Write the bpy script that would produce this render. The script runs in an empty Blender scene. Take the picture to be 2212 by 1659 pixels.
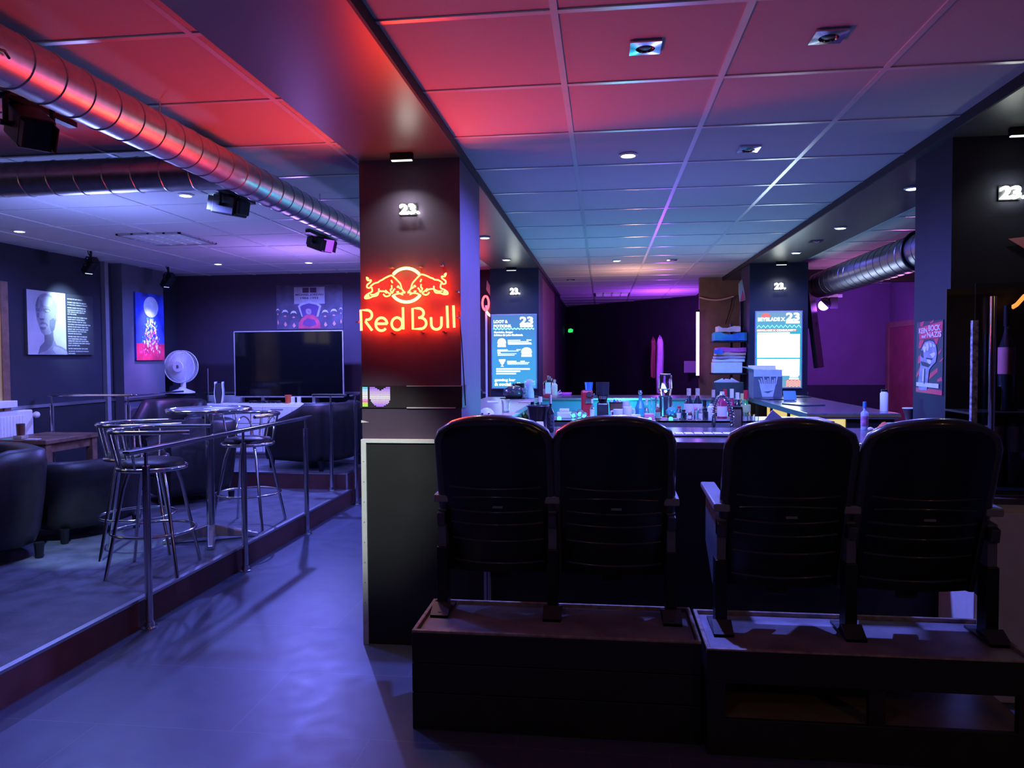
import bpy, bmesh, math, random
from mathutils import Vector, Matrix
random.seed(7)
S = bpy.context.scene
COL = S.collection
PI = math.pi

# ------------------------------------------------------------------ camera
FPX, CAM_H = 1600.0, 1.55
YAW, PITCH, ROLL = 0.122641, 0.033935, -0.006
RM = Matrix.Rotation(YAW, 3, 'Z') @ Matrix.Rotation(PI/2 - PITCH, 3, 'X') @ Matrix.Rotation(ROLL, 3, 'Z')
CO = Vector((0, 0, CAM_H))
cam = bpy.data.cameras.new('camera')
cam.sensor_width = 36.0
cam.lens = 36.0 * FPX / 2212.0
cam.clip_start = 0.05
co = bpy.data.objects.new('camera', cam)
COL.objects.link(co)
co.matrix_world = Matrix.Translation(CO) @ RM.to_4x4()
S.camera = co

def ray(u, v): return RM @ Vector(((u - 1106.0)/FPX, -(v - 829.5)/FPX, -1.0))
def on_x(u, v, X): d = ray(u, v); return CO + d*(X/d.x)
def on_y(u, v, Y): d = ray(u, v); return CO + d*(Y/d.y)
def on_z(u, v, Z): d = ray(u, v); return CO + d*((Z - CAM_H)/d.z)

# ------------------------------------------------------------------ world, exposure
W = bpy.data.worlds.new('night'); S.world = W; W.use_nodes = True
W.node_tree.nodes['Background'].inputs[0].default_value = (0.02, 0.02, 0.05, 1)
W.node_tree.nodes['Background'].inputs[1].default_value = 0.3
S.view_settings.view_transform = 'Standard'
S.view_settings.look = 'None'
S.view_settings.exposure = 0.0
S.view_settings.gamma = 1.0
S.view_settings.use_curve_mapping = False
S.cycles.use_denoising = True
S.cycles.max_bounces = 8
S.cycles.diffuse_bounces = 4
S.cycles.glossy_bounces = 4
S.cycles.transmission_bounces = 8
S.cycles.sample_clamp_indirect = 4.0
S.cycles.caustics_reflective = False
S.cycles.caustics_refractive = False

CEIL, BEAM = 2.666, 2.62

# ------------------------------------------------------------------ lamps
def lamp(kind, loc, color, power, radius=0.05, aim=None, angle=120, blend=0.6, name='lamp'):
    l = bpy.data.lights.new(name, kind)
    l.color = color; l.energy = power
    if kind != 'AREA': l.shadow_soft_size = radius
    if kind == 'SPOT':
        l.spot_size = math.radians(angle); l.spot_blend = blend
    o = bpy.data.objects.new(name, l); COL.objects.link(o); o.location = loc
    if aim is not None:
        d = Vector(aim) - Vector(loc)
        o.rotation_euler = d.to_track_quat('-Z', 'Y').to_euler()
    return o

BLUE = (0.15, 0.19, 1.0)
DOWN = [  # recessed ceiling lamps that are lit: pixel, plane height, power
    (401, 420, CEIL, 120), (42, 498, CEIL, 80), (471, 569, CEIL, 80), (667, 566, CEIL, 420), (1357, 333, CEIL, 400),
    (1332, 562, CEIL, 120), (1047, 512, BEAM, 60), (1094, 560, BEAM, 60), (1972, 405, BEAM, 260), (1816, 491, BEAM, 80), (1720, 545, BEAM, 70)]
for u, v, z, p in DOWN:
    q = on_z(u, v, z)
    lamp('SPOT', (q.x, q.y, z - 0.035), BLUE, p, 0.035, (q.x, q.y, 0), 168, 0.5, 'downlight_lamp')
# coloured stage lamps in the left room: one washes each picture, one throws a pale pool on the stage; then two added fill lights with no fixture
lamp('SPOT', (-5.05, 6.95, 2.40), (0.40, 0.62, 1.0), 110, 0.03, (-5.55, 7.10, 2.05), 62, 0.8, 'portrait_lamp')
lamp('SPOT', (-5.0, 8.25, 2.33), (0.35, 0.30, 1.0), 70, 0.03, (-5.45, 8.33, 1.85), 56, 0.8, 'canvas_lamp')
lamp('SPOT', (-4.95, 8.1, 2.33), (0.42, 0.16, 1.0), 110, 0.03, (-5.45, 8.15, 1.0), 42, 0.9, 'canvas_lamp')
lamp('SPOT', (-2.85, 3.45, 2.38), (0.38, 0.6, 1.0), 420, 0.03, (-3.72, 5.0, 0.17), 22, 0.5, 'stage_pool_lamp')
lamp('POINT', (-3.45, 4.75, 1.9), (0.24, 0.31, 1.0), 50, 0.15, name='left_fill_lamp')
lamp('POINT', (-3.0, 7.2, 2.0), (0.42, 0.22, 1.0), 40, 0.15, name='left_violet_fill')
# over and behind the bar; the first two are added fill for the ceiling
lamp('POINT', (0.35, 4.95, 1.55), (0.20, 0.22, 1.0), 11, 0.18, name='bar_fill')
lamp('POINT', (0.55, 7.2, 1.55), (0.18, 0.25, 1.0), 14, 0.18, name='bar_fill')
lamp('POINT', (0.2, 7.35, 0.99), (0.02, 0.70, 1.0), 34, 0.06, name='bar_cyan_lamp')
lamp('POINT', (0.4, 9.5, 2.2), (1.0, 0.5, 0.32), 16, 0.10, name='passage_warm_lamp')
lamp('POINT', (1.0, 12.6, 2.1), (0.38, 0.06, 1.0), 70, 0.10, name='far_violet_lamp')
lamp('SPOT', (2.95, 10.05, 2.05), (0.27, 0.07, 1.0), 190, 0.04, (3.5, 11.9, 1.2), 140, 0.7, 'purple_room_lamp')
lamp('POINT', (3.4, 9.0, 2.0), (0.85, 0.28, 0.75), 24, 0.10, name='purple_room_lamp')
# light of the neon sign, thrown forward from the face of the column
lamp('SPOT', (-1.03, 3.835, 1.68), (1.0, 0.03, 0.012), 62, 0.12, (-1.03, 0.0, 3.2), 142, 0.12, 'neon_lamp')
# behind the camera: an added cool fill light, and a warm lamp to the right
lamp('POINT', (-0.9, 0.5, 2.45), (0.62, 0.6, 1.0), 9, 0.12, name='rear_cool_fill')
lamp('SPOT', (-1.0, 1.9, 2.60), (0.88, 1.0, 0.93), 270, 0.04, (-1.25, 3.87, 0.95), 23, 0.9, 'bar_front_fill')  # added spot out of view, brightens the bar front and its white edge
lamp('SPOT', (2.9, -0.6, 2.3), (1.0, 0.55, 0.22), 20, 0.10, (1.4, 3.0, 0.8), 80, 0.8, 'rear_warm_lamp')

# ------------------------------------------------------------------ materials
MATS = {}
def mat(name, col, rough=0.5, metal=0.0, spec=0.5, var=0.12, scale=12.0, bump=0.0, bscale=200.0, trans=0.0, ior=1.45, coat=0.0, col2=None, alpha=1.0):
    if name in MATS: return MATS[name]
    m = bpy.data.materials.new(name); m.use_nodes = True
    nt = m.node_tree; N = nt.nodes; L = nt.links
    b = N['Principled BSDF']
    b.inputs['Roughness'].default_value = rough
    b.inputs['Metallic'].default_value = metal
    b.inputs['Specular IOR Level'].default_value = spec
    b.inputs['Transmission Weight'].default_value = trans
    b.inputs['IOR'].default_value = ior
    b.inputs['Coat Weight'].default_value = coat
    b.inputs['Alpha'].default_value = alpha
    tc = N.new('ShaderNodeTexCoord')
    nz = N.new('ShaderNodeTexNoise'); nz.inputs['Scale'].default_value = scale; nz.inputs['Detail'].default_value = 4
    L.new(tc.outputs['Object'], nz.inputs['Vector'])
    r = N.new('ShaderNodeValToRGB')
    c2 = col2 or tuple(min(1, c*(1 + var)) for c in col)
    c1 = tuple(c*(1 - var) for c in col)
    r.color_ramp.elements[0].position = 0.3; r.color_ramp.elements[1].position = 0.7
    r.color_ramp.elements[0].color = (*c1, 1); r.color_ramp.elements[1].color = (*c2, 1)
    L.new(nz.outputs['Fac'], r.inputs['Fac']); L.new(r.outputs['Color'], b.inputs['Base Color'])
    if bump:
        n2 = N.new('ShaderNodeTexNoise'); n2.inputs['Scale'].default_value = bscale
        L.new(tc.outputs['Object'], n2.inputs['Vector'])
        bp = N.new('ShaderNodeBump'); bp.inputs['Strength'].default_value = bump; bp.inputs['Distance'].default_value = 0.004
        L.new(n2.outputs['Fac'], bp.inputs['Height']); L.new(bp.outputs['Normal'], b.inputs['Normal'])
    MATS[name] = m; return m

def em(name, col, s, base=(0.02, 0.02, 0.02)):
    if name in MATS: return MATS[name]
    m = bpy.data.materials.new(name); m.use_nodes = True
    b = m.node_tree.nodes['Principled BSDF']
    b.inputs['Base Color'].default_value = (*base, 1)
    b.inputs['Emission Color'].default_value = (*col, 1)
    b.inputs['Emission Strength'].default_value = s
    b.inputs['Roughness'].default_value = 0.4
    MATS[name] = m; return m

def em_ramp(name, stops, axis, lo, hi, s):
    """a lit display whose picture changes colour along one axis of the object"""
    m = bpy.data.materials.new(name); m.use_nodes = True
    nt = m.node_tree; N = nt.nodes; L = nt.links; b = N['Principled BSDF']
    tc = N.new('ShaderNodeTexCoord'); sx = N.new('ShaderNodeSeparateXYZ'); L.new(tc.outputs['Object'], sx.inputs[0])
    mr = N.new('ShaderNodeMapRange'); mr.inputs[1].default_value = lo; mr.inputs[2].default_value = hi
    L.new(sx.outputs[axis], mr.inputs[0])
    r = N.new('ShaderNodeValToRGB'); e = r.color_ramp.elements
    while len(e) < len(stops): e.new(0.5)
    for k, (p, c) in enumerate(stops): e[k].position = p; e[k].color = (*c, 1)
    L.new(mr.outputs[0], r.inputs[0]); L.new(r.outputs[0], b.inputs['Emission Color'])
    b.inputs['Base Color'].default_value = (0.01, 0.01, 0.01, 1)
    b.inputs['Emission Strength'].default_value = s
    return m

def tiles(name, col, seam, sx, sy, width, rough, bump=0.3, var=0.1, spec=0.5, off=(0, 0)):
    m = bpy.data.materials.new(name); m.use_nodes = True
    nt = m.node_tree; N = nt.nodes; L = nt.links; b = N['Principled BSDF']
    tc = N.new('ShaderNodeTexCoord'); mp = N.new('ShaderNodeMapping'); mp.inputs['Location'].default_value = (off[0], off[1], 0)
    br = N.new('ShaderNodeTexBrick'); br.offset = 0.5; br.squash = 1
    br.inputs['Color1'].default_value = (*col, 1); br.inputs['Color2'].default_value = (*[c*(1 - var) for c in col], 1)
    br.inputs['Mortar'].default_value = (*seam, 1); br.inputs['Scale'].default_value = 1
    br.inputs['Mortar Size'].default_value = width; br.inputs['Brick Width'].default_value = sx; br.inputs['Row Height'].default_value = sy
    L.new(tc.outputs['Object'], mp.inputs[0]); L.new(mp.outputs[0], br.inputs['Vector'])
    nz = N.new('ShaderNodeTexNoise'); nz.inputs['Scale'].default_value = 9; nz.inputs['Detail'].default_value = 6
    L.new(tc.outputs['Object'], nz.inputs['Vector'])
    mx = N.new('ShaderNodeMix'); mx.data_type = 'RGBA'; mx.blend_type = 'MULTIPLY'; mx.inputs[0].default_value = 0.35
    L.new(br.outputs['Color'], mx.inputs[6]); L.new(nz.outputs['Color'], mx.inputs[7]); L.new(mx.outputs[2], b.inputs['Base Color'])
    mr = N.new('ShaderNodeMapRange'); mr.inputs[3].default_value = rough - 0.08; mr.inputs[4].default_value = rough + 0.1
    L.new(nz.outputs['Fac'], mr.inputs[0]); L.new(mr.outputs[0], b.inputs['Roughness'])
    bp = N.new('ShaderNodeBump'); bp.inputs['Strength'].default_value = bump; bp.inputs['Distance'].default_value = 0.002; bp.invert = True
    L.new(br.outputs['Fac'], bp.inputs['Height']); L.new(bp.outputs['Normal'], b.inputs['Normal'])
    b.inputs['Specular IOR Level'].default_value = spec
    MATS[name] = m; return m

M_floor = tiles('floor_tile', (0.075, 0.09, 0.14), (0.12, 0.135, 0.19), 1.2, 0.6, 0.003, 0.42, off=(0.35, 0.12))
M_stage = mat('stage_vinyl', (0.085, 0.09, 0.11), 0.5, var=0.35, scale=7, bump=0.25, bscale=60)
M_riser = mat('riser_wood', (0.10, 0.035, 0.035), 0.5, var=0.2, scale=5)
M_wall = mat('wall_navy', (0.019, 0.019, 0.031), 0.75, var=0.12, scale=3, bump=0.15, bscale=150)
M_wallb = mat('wall_aubergine', (0.045, 0.026, 0.045), 0.75, var=0.1, scale=3, bump=0.15, bscale=150)
M_wallp = mat('wall_plum', (0.13, 0.08, 0.12), 0.75, var=0.1, scale=3, bump=0.15, bscale=150)
M_black = mat('wall_black', (0.012, 0.012, 0.015), 0.7, var=0.2, scale=4)
M_ceil = mat('ceiling_tile', (0.62, 0.61, 0.62), 0.9, var=0.06, scale=240, bump=0.3, bscale=500)
M_rail = mat('ceiling_rail', (0.72, 0.72, 0.72), 0.28, var=0.03, spec=0.8)
M_beam = mat('beam_lacquer', (0.06, 0.058, 0.062), 0.34, var=0.08, scale=3, spec=0.6)
M_col = mat('column_paint', (0.08, 0.05, 0.095), 0.6, var=0.08, scale=4, bump=0.1, bscale=180)
M_pil = mat('pilaster_paint', (0.10, 0.10, 0.13), 0.75, var=0.1, scale=3, bump=0.15, bscale=150)
M_colr = mat('column_paint_navy', (0.028, 0.028, 0.045), 0.6, spec=0.2, var=0.08, scale=4, bump=0.1, bscale=180)
M_chrome = mat('chrome', (0.75, 0.75, 0.78), 0.13, 1.0, var=0.03)
M_steel = mat('brushed_steel', (0.6, 0.6, 0.63), 0.32, 1.0, var=0.08, scale=40)
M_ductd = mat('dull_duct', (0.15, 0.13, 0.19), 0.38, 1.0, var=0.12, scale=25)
M_duct = mat('galvanised_duct', (0.62, 0.6, 0.58), 0.36, 1.0, var=0.12, scale=25)
M_leather = mat('dark_leather', (0.017, 0.013, 0.014), 0.42, var=0.2, scale=20, bump=0.25, bscale=240)
M_plast = mat('black_plastic', (0.006, 0.006, 0.008), 0.3, var=0.1)
M_plastg = mat('black_gloss_plastic', (0.045, 0.042, 0.05), 0.28, var=0.1, coat=0.4)
M_fabric = mat('black_fabric', (0.02, 0.02, 0.025), 0.9, var=0.2, bump=0.4, bscale=400)
M_mblack = mat('black_metal', (0.010, 0.010, 0.012), 0.45, 0.3, var=0.1)
M_panel = mat('charcoal_panel', (0.018, 0.018, 0.02), 0.6, var=0.15, scale=5)
M_white = mat('white_paint', (0.75, 0.76, 0.76), 0.5, var=0.05, scale=20)
M_whitep = mat('white_plastic', (0.78, 0.78, 0.8), 0.35, var=0.03)
M_paper = mat('paper', (0.75, 0.74, 0.72), 0.8, var=0.04)
M_wood = mat('table_wood', (0.17, 0.09, 0.055), 0.5, var=0.3, scale=14)
M_barwood = mat('bar_wood', (0.30, 0.27, 0.25), 0.32, var=0.25, scale=18, spec=0.6)
M_darkwood = mat('dark_bar_top', (0.10, 0.09, 0.10), 0.19, var=0.2, scale=14, spec=0.6)
M_brown = mat('brown_panel', (0.20, 0.105, 0.065), 0.6, var=0.15, scale=6)
M_podium = mat('podium_wood', (0.018, 0.015, 0.016), 0.55, var=0.25, scale=10)
M_tray = mat('podium_tray', (0.24, 0.21, 0.25), 0.5, var=0.3, scale=8, bump=0.3, bscale=40)
M_edge = mat('worn_wood_edge', (0.30, 0.22, 0.19), 0.55, var=0.4, scale=30)
M_glass = mat('clear_glass', (0.95, 0.97, 1.0), 0.03, var=0.0, trans=1.0, ior=1.4)
M_glassd = mat('dark_bottle_glass', (0.02, 0.025, 0.03), 0.08, var=0.1, spec=0.8, coat=0.5)
M_glassg = mat('green_bottle_glass', (0.05, 0.35, 0.06), 0.08, var=0.1, spec=0.8, coat=0.4)
M_glassb = mat('brown_bottle_glass', (0.16, 0.06, 0.04), 0.1, var=0.1, spec=0.8, coat=0.4)
M_label = mat('bottle_label', (0.72, 0.66, 0.62), 0.6, var=0.06)
M_red = mat('red_lacquer', (0.62, 0.03, 0.04), 0.3, var=0.08)
M_pink = mat('pink_plastic', (0.75, 0.25, 0.3), 0.5, var=0.05)
M_magenta = mat('magenta_cloth', (0.75, 0.1, 0.45), 0.85, var=0.15, bump=0.3, bscale=120)
M_bluec = mat('blue_cloth', (0.05, 0.16, 0.6), 0.85, var=0.25, bump=0.3, bscale=120)
M_peach = mat('peach_cloth', (0.75, 0.42, 0.36), 0.85, var=0.15, bump=0.3, bscale=120)
M_grn = mat('green_leaf', (0.12, 0.22, 0.05), 0.55, var=0.4, scale=30)
M_cork = mat('cork', (0.55, 0.42, 0.3), 0.7, var=0.2, scale=60)
M_orange = mat('orange_plastic', (0.8, 0.33, 0.08), 0.5, var=0.05)
M_screen = mat('dark_screen', (0.004, 0.004, 0.005), 0.06, var=0.0, spec=0.5)
M_grey = mat('grey_plastic', (0.2, 0.2, 0.22), 0.5, var=0.05)
M_kraft = mat('cardboard', (0.45, 0.35, 0.28), 0.8, var=0.1)
E_bulb = em('lamp_bulb', (0.7, 0.78, 1.0), 16)
E_sign = em('sign_white', (0.92, 1.0, 0.93), 18)
E_neon = em('neon_red', (1.0, 0.034, 0.008), 50)
E_neono = em('neon_amber', (1.0, 0.36, 0.06), 15)
E_tube = em('violet_tube', (0.5, 0.16, 1.0), 7)
E_violet = em('violet_lens', (0.45, 0.1, 1.0), 30)
E_cyan = em('cyan_led', (0.04, 0.75, 1.0), 5)
E_green = em('green_exit_led', (0.03, 0.7, 0.12), 1.2)
E_redn = em('red_neon_ring', (1.0, 0.06, 0.08), 5)

# ------------------------------------------------------------------ mesh helpers
class MB:
    def __init__(s): s.bm = bmesh.new()
    def box(s, x0, x1, y0, y1, z0, z1):
        c = Vector(((x0 + x1)/2, (y0 + y1)/2, (z0 + z1)/2))
        bmesh.ops.create_cube(s.bm, size=1, matrix=Matrix.Translation(c) @ Matrix.Diagonal((abs(x1 - x0), abs(y1 - y0), abs(z1 - z0), 1)))
        return s
    def obox(s, c, size, rot):
        bmesh.ops.create_cube(s.bm, size=1, matrix=Matrix.Translation(Vector(c)) @ rot.to_4x4() @ Matrix.Diagonal((*size, 1)))
        return s
    def cyl(s, a, b, r, r2=None, n=16):
        a, b = Vector(a), Vector(b); d = b - a
        q = d.to_track_quat('Z', 'Y').to_matrix().to_4x4()
        bmesh.ops.create_cone(s.bm, cap_ends=True, segments=n, radius1=r, radius2=r if r2 is None else r2, depth=d.length,
                              matrix=Matrix.Translation((a + b)/2) @ q)
        return s
    def sph(s, c, r, sc=(1, 1, 1), n=16, rot=None):
        mt = Matrix.Translation(Vector(c))
        if rot is not None: mt = mt @ rot.to_4x4()
        bmesh.ops.create_uvsphere(s.bm, u_segments=n, v_segments=max(6, n*2//3), radius=r, matrix=mt @ Matrix.Diagonal((*sc, 1)))
        return s
    def tube(s, pts, r, n=8, closed=False, rs=None):
        P = [Vector(p) for p in pts]; k = len(P); rings = []
        up = None
        for i, p in enumerate(P):
            if closed: t = (P[(i + 1) % k] - P[i - 1])
            else: t = P[min(i + 1, k - 1)] - P[max(i - 1, 0)]
            if t.length < 1e-9: t = Vector((0, 0, 1))
            t.normalize()
            if up is None:
                up = Vector((0, 0, 1)) if abs(t.z) < 0.9 else Vector((1, 0, 0))
            x = up - t*up.dot(t)
            if x.length < 1e-6: x = t.orthogonal()
            x.normalize(); up = x; y = t.cross(x)
            rr = rs[i] if rs else r
            rings.append([s.bm.verts.new(p + x*(rr*math.cos(a)) + y*(rr*math.sin(a))) for a in (2*PI*j/n for j in range(n))])
        m = k if closed else k - 1
        for i in range(m):
            A, B = rings[i], rings[(i + 1) % k]
            for j in range(n):
                s.bm.faces.new((A[j], A[(j + 1) % n], B[(j + 1) % n], B[j]))
        if not closed:
            s.bm.faces.new(rings[0][::-1]); s.bm.faces.new(rings[-1])
        return s
    def ring(s, c, R, r, n=32, m=8, axis='Z', sx=1, sy=1):
        pts = []
        for i in range(n):
            a = 2*PI*i/n; x, y = R*sx*math.cos(a), R*sy*math.sin(a)
            pts.append(Vector(c) + (Vector((x, y, 0)) if axis == 'Z' else Vector((x, 0, y)) if axis == 'Y' else Vector((0, x, y))))
        return s.tube(pts, r, m, True)
    def lathe(s, prof, n=20, o=(0, 0, 0)):
        o = Vector(o); rings = []
        for r, z in prof:
            if r < 1e-5: rings.append([s.bm.verts.new(o + Vector((0, 0, z)))])
            else: rings.append([s.bm.verts.new(o + Vector((r*math.cos(2*PI*j/n), r*math.sin(2*PI*j/n), z))) for j in range(n)])
        for A, B in zip(rings, rings[1:]):
            if len(A) == 1 and len(B) == 1: continue
            for j in range(n):
                k = (j + 1) % n
                if len(A) == 1: s.bm.faces.new((A[0], B[k], B[j]))
                elif len(B) == 1: s.bm.faces.new((A[j], A[k], B[0]))
                else: s.bm.faces.new((A[j], A[k], B[k], B[j]))
        if len(rings[0]) > 1: s.bm.faces.new(rings[0][::-1])
        if len(rings[-1]) > 1: s.bm.faces.new(rings[-1])
        return s
    def prism(s, pts, d):
        """polygon of 3-D points pushed along the vector d"""
        d = Vector(d); A = [s.bm.verts.new(Vector(p)) for p in pts]; B = [s.bm.verts.new(Vector(p) + d) for p in pts]
        n = len(A)
        s.bm.faces.new(A); s.bm.faces.new(B[::-1])
        for i in range(n): s.bm.faces.new((A[i], B[i], B[(i + 1) % n], A[(i + 1) % n]))
        return s
    def flat(s, pts, y, th=0.001):
        """flat shape in the local x/z plane, standing at depth y and th thick (towards -y)"""
        return s.prism([(x, y, z) for x, z in pts], (0, -th, 0))
    def rect(s, x0, x1, z0, z1, y, th=0.001): return s.box(x0, x1, y - th, y, z0, z1)
    def disc(s, x, z, rx, rz, y, th=0.001, n=24, a0=0, a1=2*PI):
        full = abs(a1 - a0 - 2*PI) < 1e-6
        return s.flat([(x + rx*math.cos(a0 + (a1 - a0)*i/(n if full else n - 1)), z + rz*math.sin(a0 + (a1 - a0)*i/(n if full else n - 1))) for i in range(n)], y, th)
    def grid(s, f, nu, nv, close_u=False):
        V = [[s.bm.verts.new(Vector(f(i/(nu if close_u else nu - 1), j/(nv - 1)))) for i in range(nu)] for j in range(nv)]
        for j in range(nv - 1):
            for i in range(nu if close_u else nu - 1):
                k = (i + 1) % nu
                s.bm.faces.new((V[j][i], V[j][k], V[j + 1][k], V[j + 1][i]))
        return V
    def obj(s, name, m, parent=None, smooth=None, bevel=0, loc=None):
        bmesh.ops.recalc_face_normals(s.bm, faces=s.bm.faces)
        me = bpy.data.meshes.new(name); s.bm.to_mesh(me); s.bm.free()
        me.materials.append(m)
        o = bpy.data.objects.new(name, me); COL.objects.link(o)
        if parent is not None: o.parent = parent
        if loc is not None: o.location = loc
        if smooth is not None:
            for p in me.polygons: p.use_smooth = True
            me.set_sharp_from_angle(angle=math.radians(smooth))
        if bevel:
            b = o.modifiers.new('bevel', 'BEVEL'); b.width = bevel; b.segments = 2; b.limit_method = 'ANGLE'; b.angle_limit = math.radians(50)
        return o

def tag(o, label, cat, group=None, kind=None):
    o['label'] = label; o['category'] = cat
    if group: o['group'] = group
    if kind: o['kind'] = kind
    return o
def thing(name, label, cat, loc=(0, 0, 0), rz=0, group=None):
    o = bpy.data.objects.new(name, None); COL.objects.link(o); o.empty_display_size = 0.1
    o.location = loc; o.rotation_euler = (0, 0, rz)
    return tag(o, label, cat, group)
def struct(name, mb, m, parent=None, smooth=None, bevel=0, label=None):
    o = mb.obj(name, m, parent, smooth, bevel)
    if parent is None: o['kind'] = 'structure'
    if label: o['label'] = label
    return o
def dup(root, label, loc=None, rz=None):
    r = root.copy(); COL.objects.link(r); r['label'] = label
    if loc is not None: r.location = loc
    if rz is not None: r.rotation_euler = (0, 0, rz)
    for ch in root.children:
        c = ch.copy(); COL.objects.link(c); c.parent = r
        for g in ch.children:
            d = g.copy(); COL.objects.link(d); d.parent = c
    return r
def text(name, body, x, z, w, h, y, m, parent, bold=0.012, th=0.002, shear=0.0):
    """lettering cut to a w x h box whose lower left corner is (x, z), standing at local depth y"""
    cu = bpy.data.curves.new('t', 'FONT'); cu.body = body; cu.size = 1; cu.offset = bold; cu.extrude = 0.5; cu.resolution_u = 3; cu.shear = shear
    t = bpy.data.objects.new('t', cu); COL.objects.link(t)
    bpy.context.view_layer.update()
    me = bpy.data.meshes.new_from_object(t.evaluated_get(bpy.context.evaluated_depsgraph_get()))
    COL.objects.unlink(t); bpy.data.objects.remove(t); bpy.data.curves.remove(cu)
    X = [v.co.x for v in me.vertices]; Y = [v.co.y for v in me.vertices]
    x0, x1, y0, y1 = min(X), max(X), min(Y), max(Y)
    for v in me.vertices:
        a, b, c = v.co
        v.co = (x + (a - x0)/(x1 - x0)*w, y - (c + 0.5)*th, z + (b - y0)/(y1 - y0)*h)
    me.name = name; me.materials.clear(); me.materials.append(m)
    o = bpy.data.objects.new(name, me); COL.objects.link(o); o.parent = parent
    return o
# ================================================================== the setting
XL, XR, YN, YB = -5.58, 4.6, -3.6, 9.2          # left wall, right wall, rear wall, back wall of the left room
PF = 0.17                                        # lower stage height
PF2 = 0.34                                       # upper stage height
CX0, CX1 = -1.305, -0.754                        # left beam and columns
RX0, RX1 = 1.655, 2.215                          # right beam
struct('floor', MB().box(XL, XR, YN, 17.5, -0.1, 0), M_floor, label='dark tiled floor')
struct('ceiling', MB().box(XL, XR, YN, 17.5, CEIL, CEIL + 0.1), M_ceil, label='white tiled suspended ceiling')
mb = MB()
for k in range(-9, 9):
    x = -0.155 + 0.62*k
    if XL < x < XR: mb.box(x - 0.012, x + 0.012, YN, 17, CEIL - 0.005, CEIL)
for k in range(-9, 24):
    y = 2.416 + 0.645*k
    if YN < y < 17: mb.box(XL, XR, y - 0.012, y + 0.012, CEIL - 0.0045, CEIL - 0.0002)
struct('trim_1', mb, M_rail, label='white metal rails of the ceiling grid')
struct('wall_left', MB().box(XL - 0.1, XL, YN, YB, 0, CEIL), M_wall)
struct('wall_rear', MB().box(XL, XR, YN - 0.1, YN, 0, CEIL), M_black)
struct('wall_right', MB().box(XR, XR + 0.1, YN, 17, 0, CEIL), M_wallp)
struct('wall_back', MB().box(XL, -1.30, YB, YB + 0.1, 0, CEIL), M_wallb)
struct('wall_passage', MB().box(-0.86, -0.80, 12.3, 16.2, 0, CEIL), M_black)
struct('wall_passage_brown', MB().box(-0.86, -0.80, 9.3, 12.3, 0, CEIL), M_brown)
struct('wall_far', MB().prism([(-1.2, 16.4, 0), (2.2, 13.1, 0), (2.2, 13.1, CEIL), (-1.2, 16.4, CEIL)], (0.08, 0.1, 0)), M_black)
struct("wall_corner", MB().box(1.335, 2.30, 10.6, 10.7, 0, CEIL), M_brown)
struct('wall_alcove', MB().box(2.3, 4.32, 11.9, 12.0, 0, CEIL), M_wallp)
struct('wall_alcove_side', MB().box(4.32, 4.42, 8.0, 12.0, 0, CEIL), M_wallp)
struct('wall_pilaster', MB().box(XL, -5.45, 7.88, 8.68, 0, CEIL), M_pil)
struct('trim_2', MB().box(XL, -5.53, 7.70, 7.76, 0.34, CEIL), M_grey, label='grey upright strip beside the pilaster')
struct('trim_3', MB().box(XL, -5.55, 1.0, 7.88, 1.095, 1.125).box(-5.45, -5.42, 7.88, 8.68, 1.095, 1.125).box(XL, -5.55, 8.68, YB, 1.095, 1.125).box(XL, -1.3, YB - 0.03, YB, 1.115, 1.14),
       M_steel, label='pale dado rail around the left room')
struct('baseboard_left', MB().box(XL, -5.565, 1.0, 7.88, PF, 1.095).box(XL, -1.3, YB - 0.015, YB, 0, 1.115), M_black, label='black dado panelling')
# stages
struct('floor_stage', MB().box(XL, -2.68, YN, 7.59, 0.0, PF), M_stage, label='lower stage of the left room')
struct('floor_stage_upper', MB().box(XL, -2.72, 7.59, YB, 0.0, PF2), M_stage, label='upper stage of the left room')
struct('trim_4', MB().box(-2.68, -2.668, YN, 7.59, 0, PF - 0.012), M_riser, label='red-brown riser board of the lower stage')
struct('trim_5', MB().box(XL, -2.72, 7.578, 7.59, PF, PF2 - 0.012).box(-2.72, -2.708, 7.59, YB, 0, PF2 - 0.012), M_riser, label='red-brown riser board of the upper stage')
struct('trim_6', MB().box(-2.70, -2.664, YN, 7.6, PF - 0.012, PF + 0.004), M_steel, label='metal nosing on the lower stage edge')
struct('trim_7', MB().box(XL, -2.704, 7.574, 7.61, PF2 - 0.012, PF2 + 0.004).box(-2.74, -2.704, 7.61, YB, PF2 - 0.012, PF2 + 0.004).box(-2.722, -2.704, 7.574, 7.592, 0.0, PF2), M_steel, label='metal nosing on the upper stage edge')
# beams and columns
struct('beam_left', MB().box(CX0, CX1, YN, 13, BEAM, CEIL), M_beam)
struct('trim_8', MB().box(CX1, CX1 + 0.012, YN, 13, BEAM - 0.004, CEIL), M_black, label='black edge strip of the left beam')
struct('beam_right', MB().box(RX0, RX1, YN, 13.5, BEAM, CEIL), M_beam)
struct('trim_9', MB().box(RX0 - 0.012, RX0, YN, 13.5, BEAM - 0.004, CEIL), M_black, label='black edge strip of the right beam')
CYF, CYB = 3.90, 8.75
struct('column_left', MB().box(CX0, CX1, CYF, 4.53, 0, BEAM), M_col)
struct('column_right', MB().box(1.70, 2.25, CYF, 4.33, 0, BEAM), M_colr)
struct('column_left_far', MB().box(-1.335, CX1, CYB, 9.3, 0, BEAM), M_colr)
struct('column_right_far', MB().box(1.66, 2.30, CYB, 9.3, 0, BEAM), M_colr)
struct('trim_10', MB().box(-1.42, -1.395, 8.9, 8.94, 0, 2.2), M_white, label='white upright strip beside the far left column')
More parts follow.
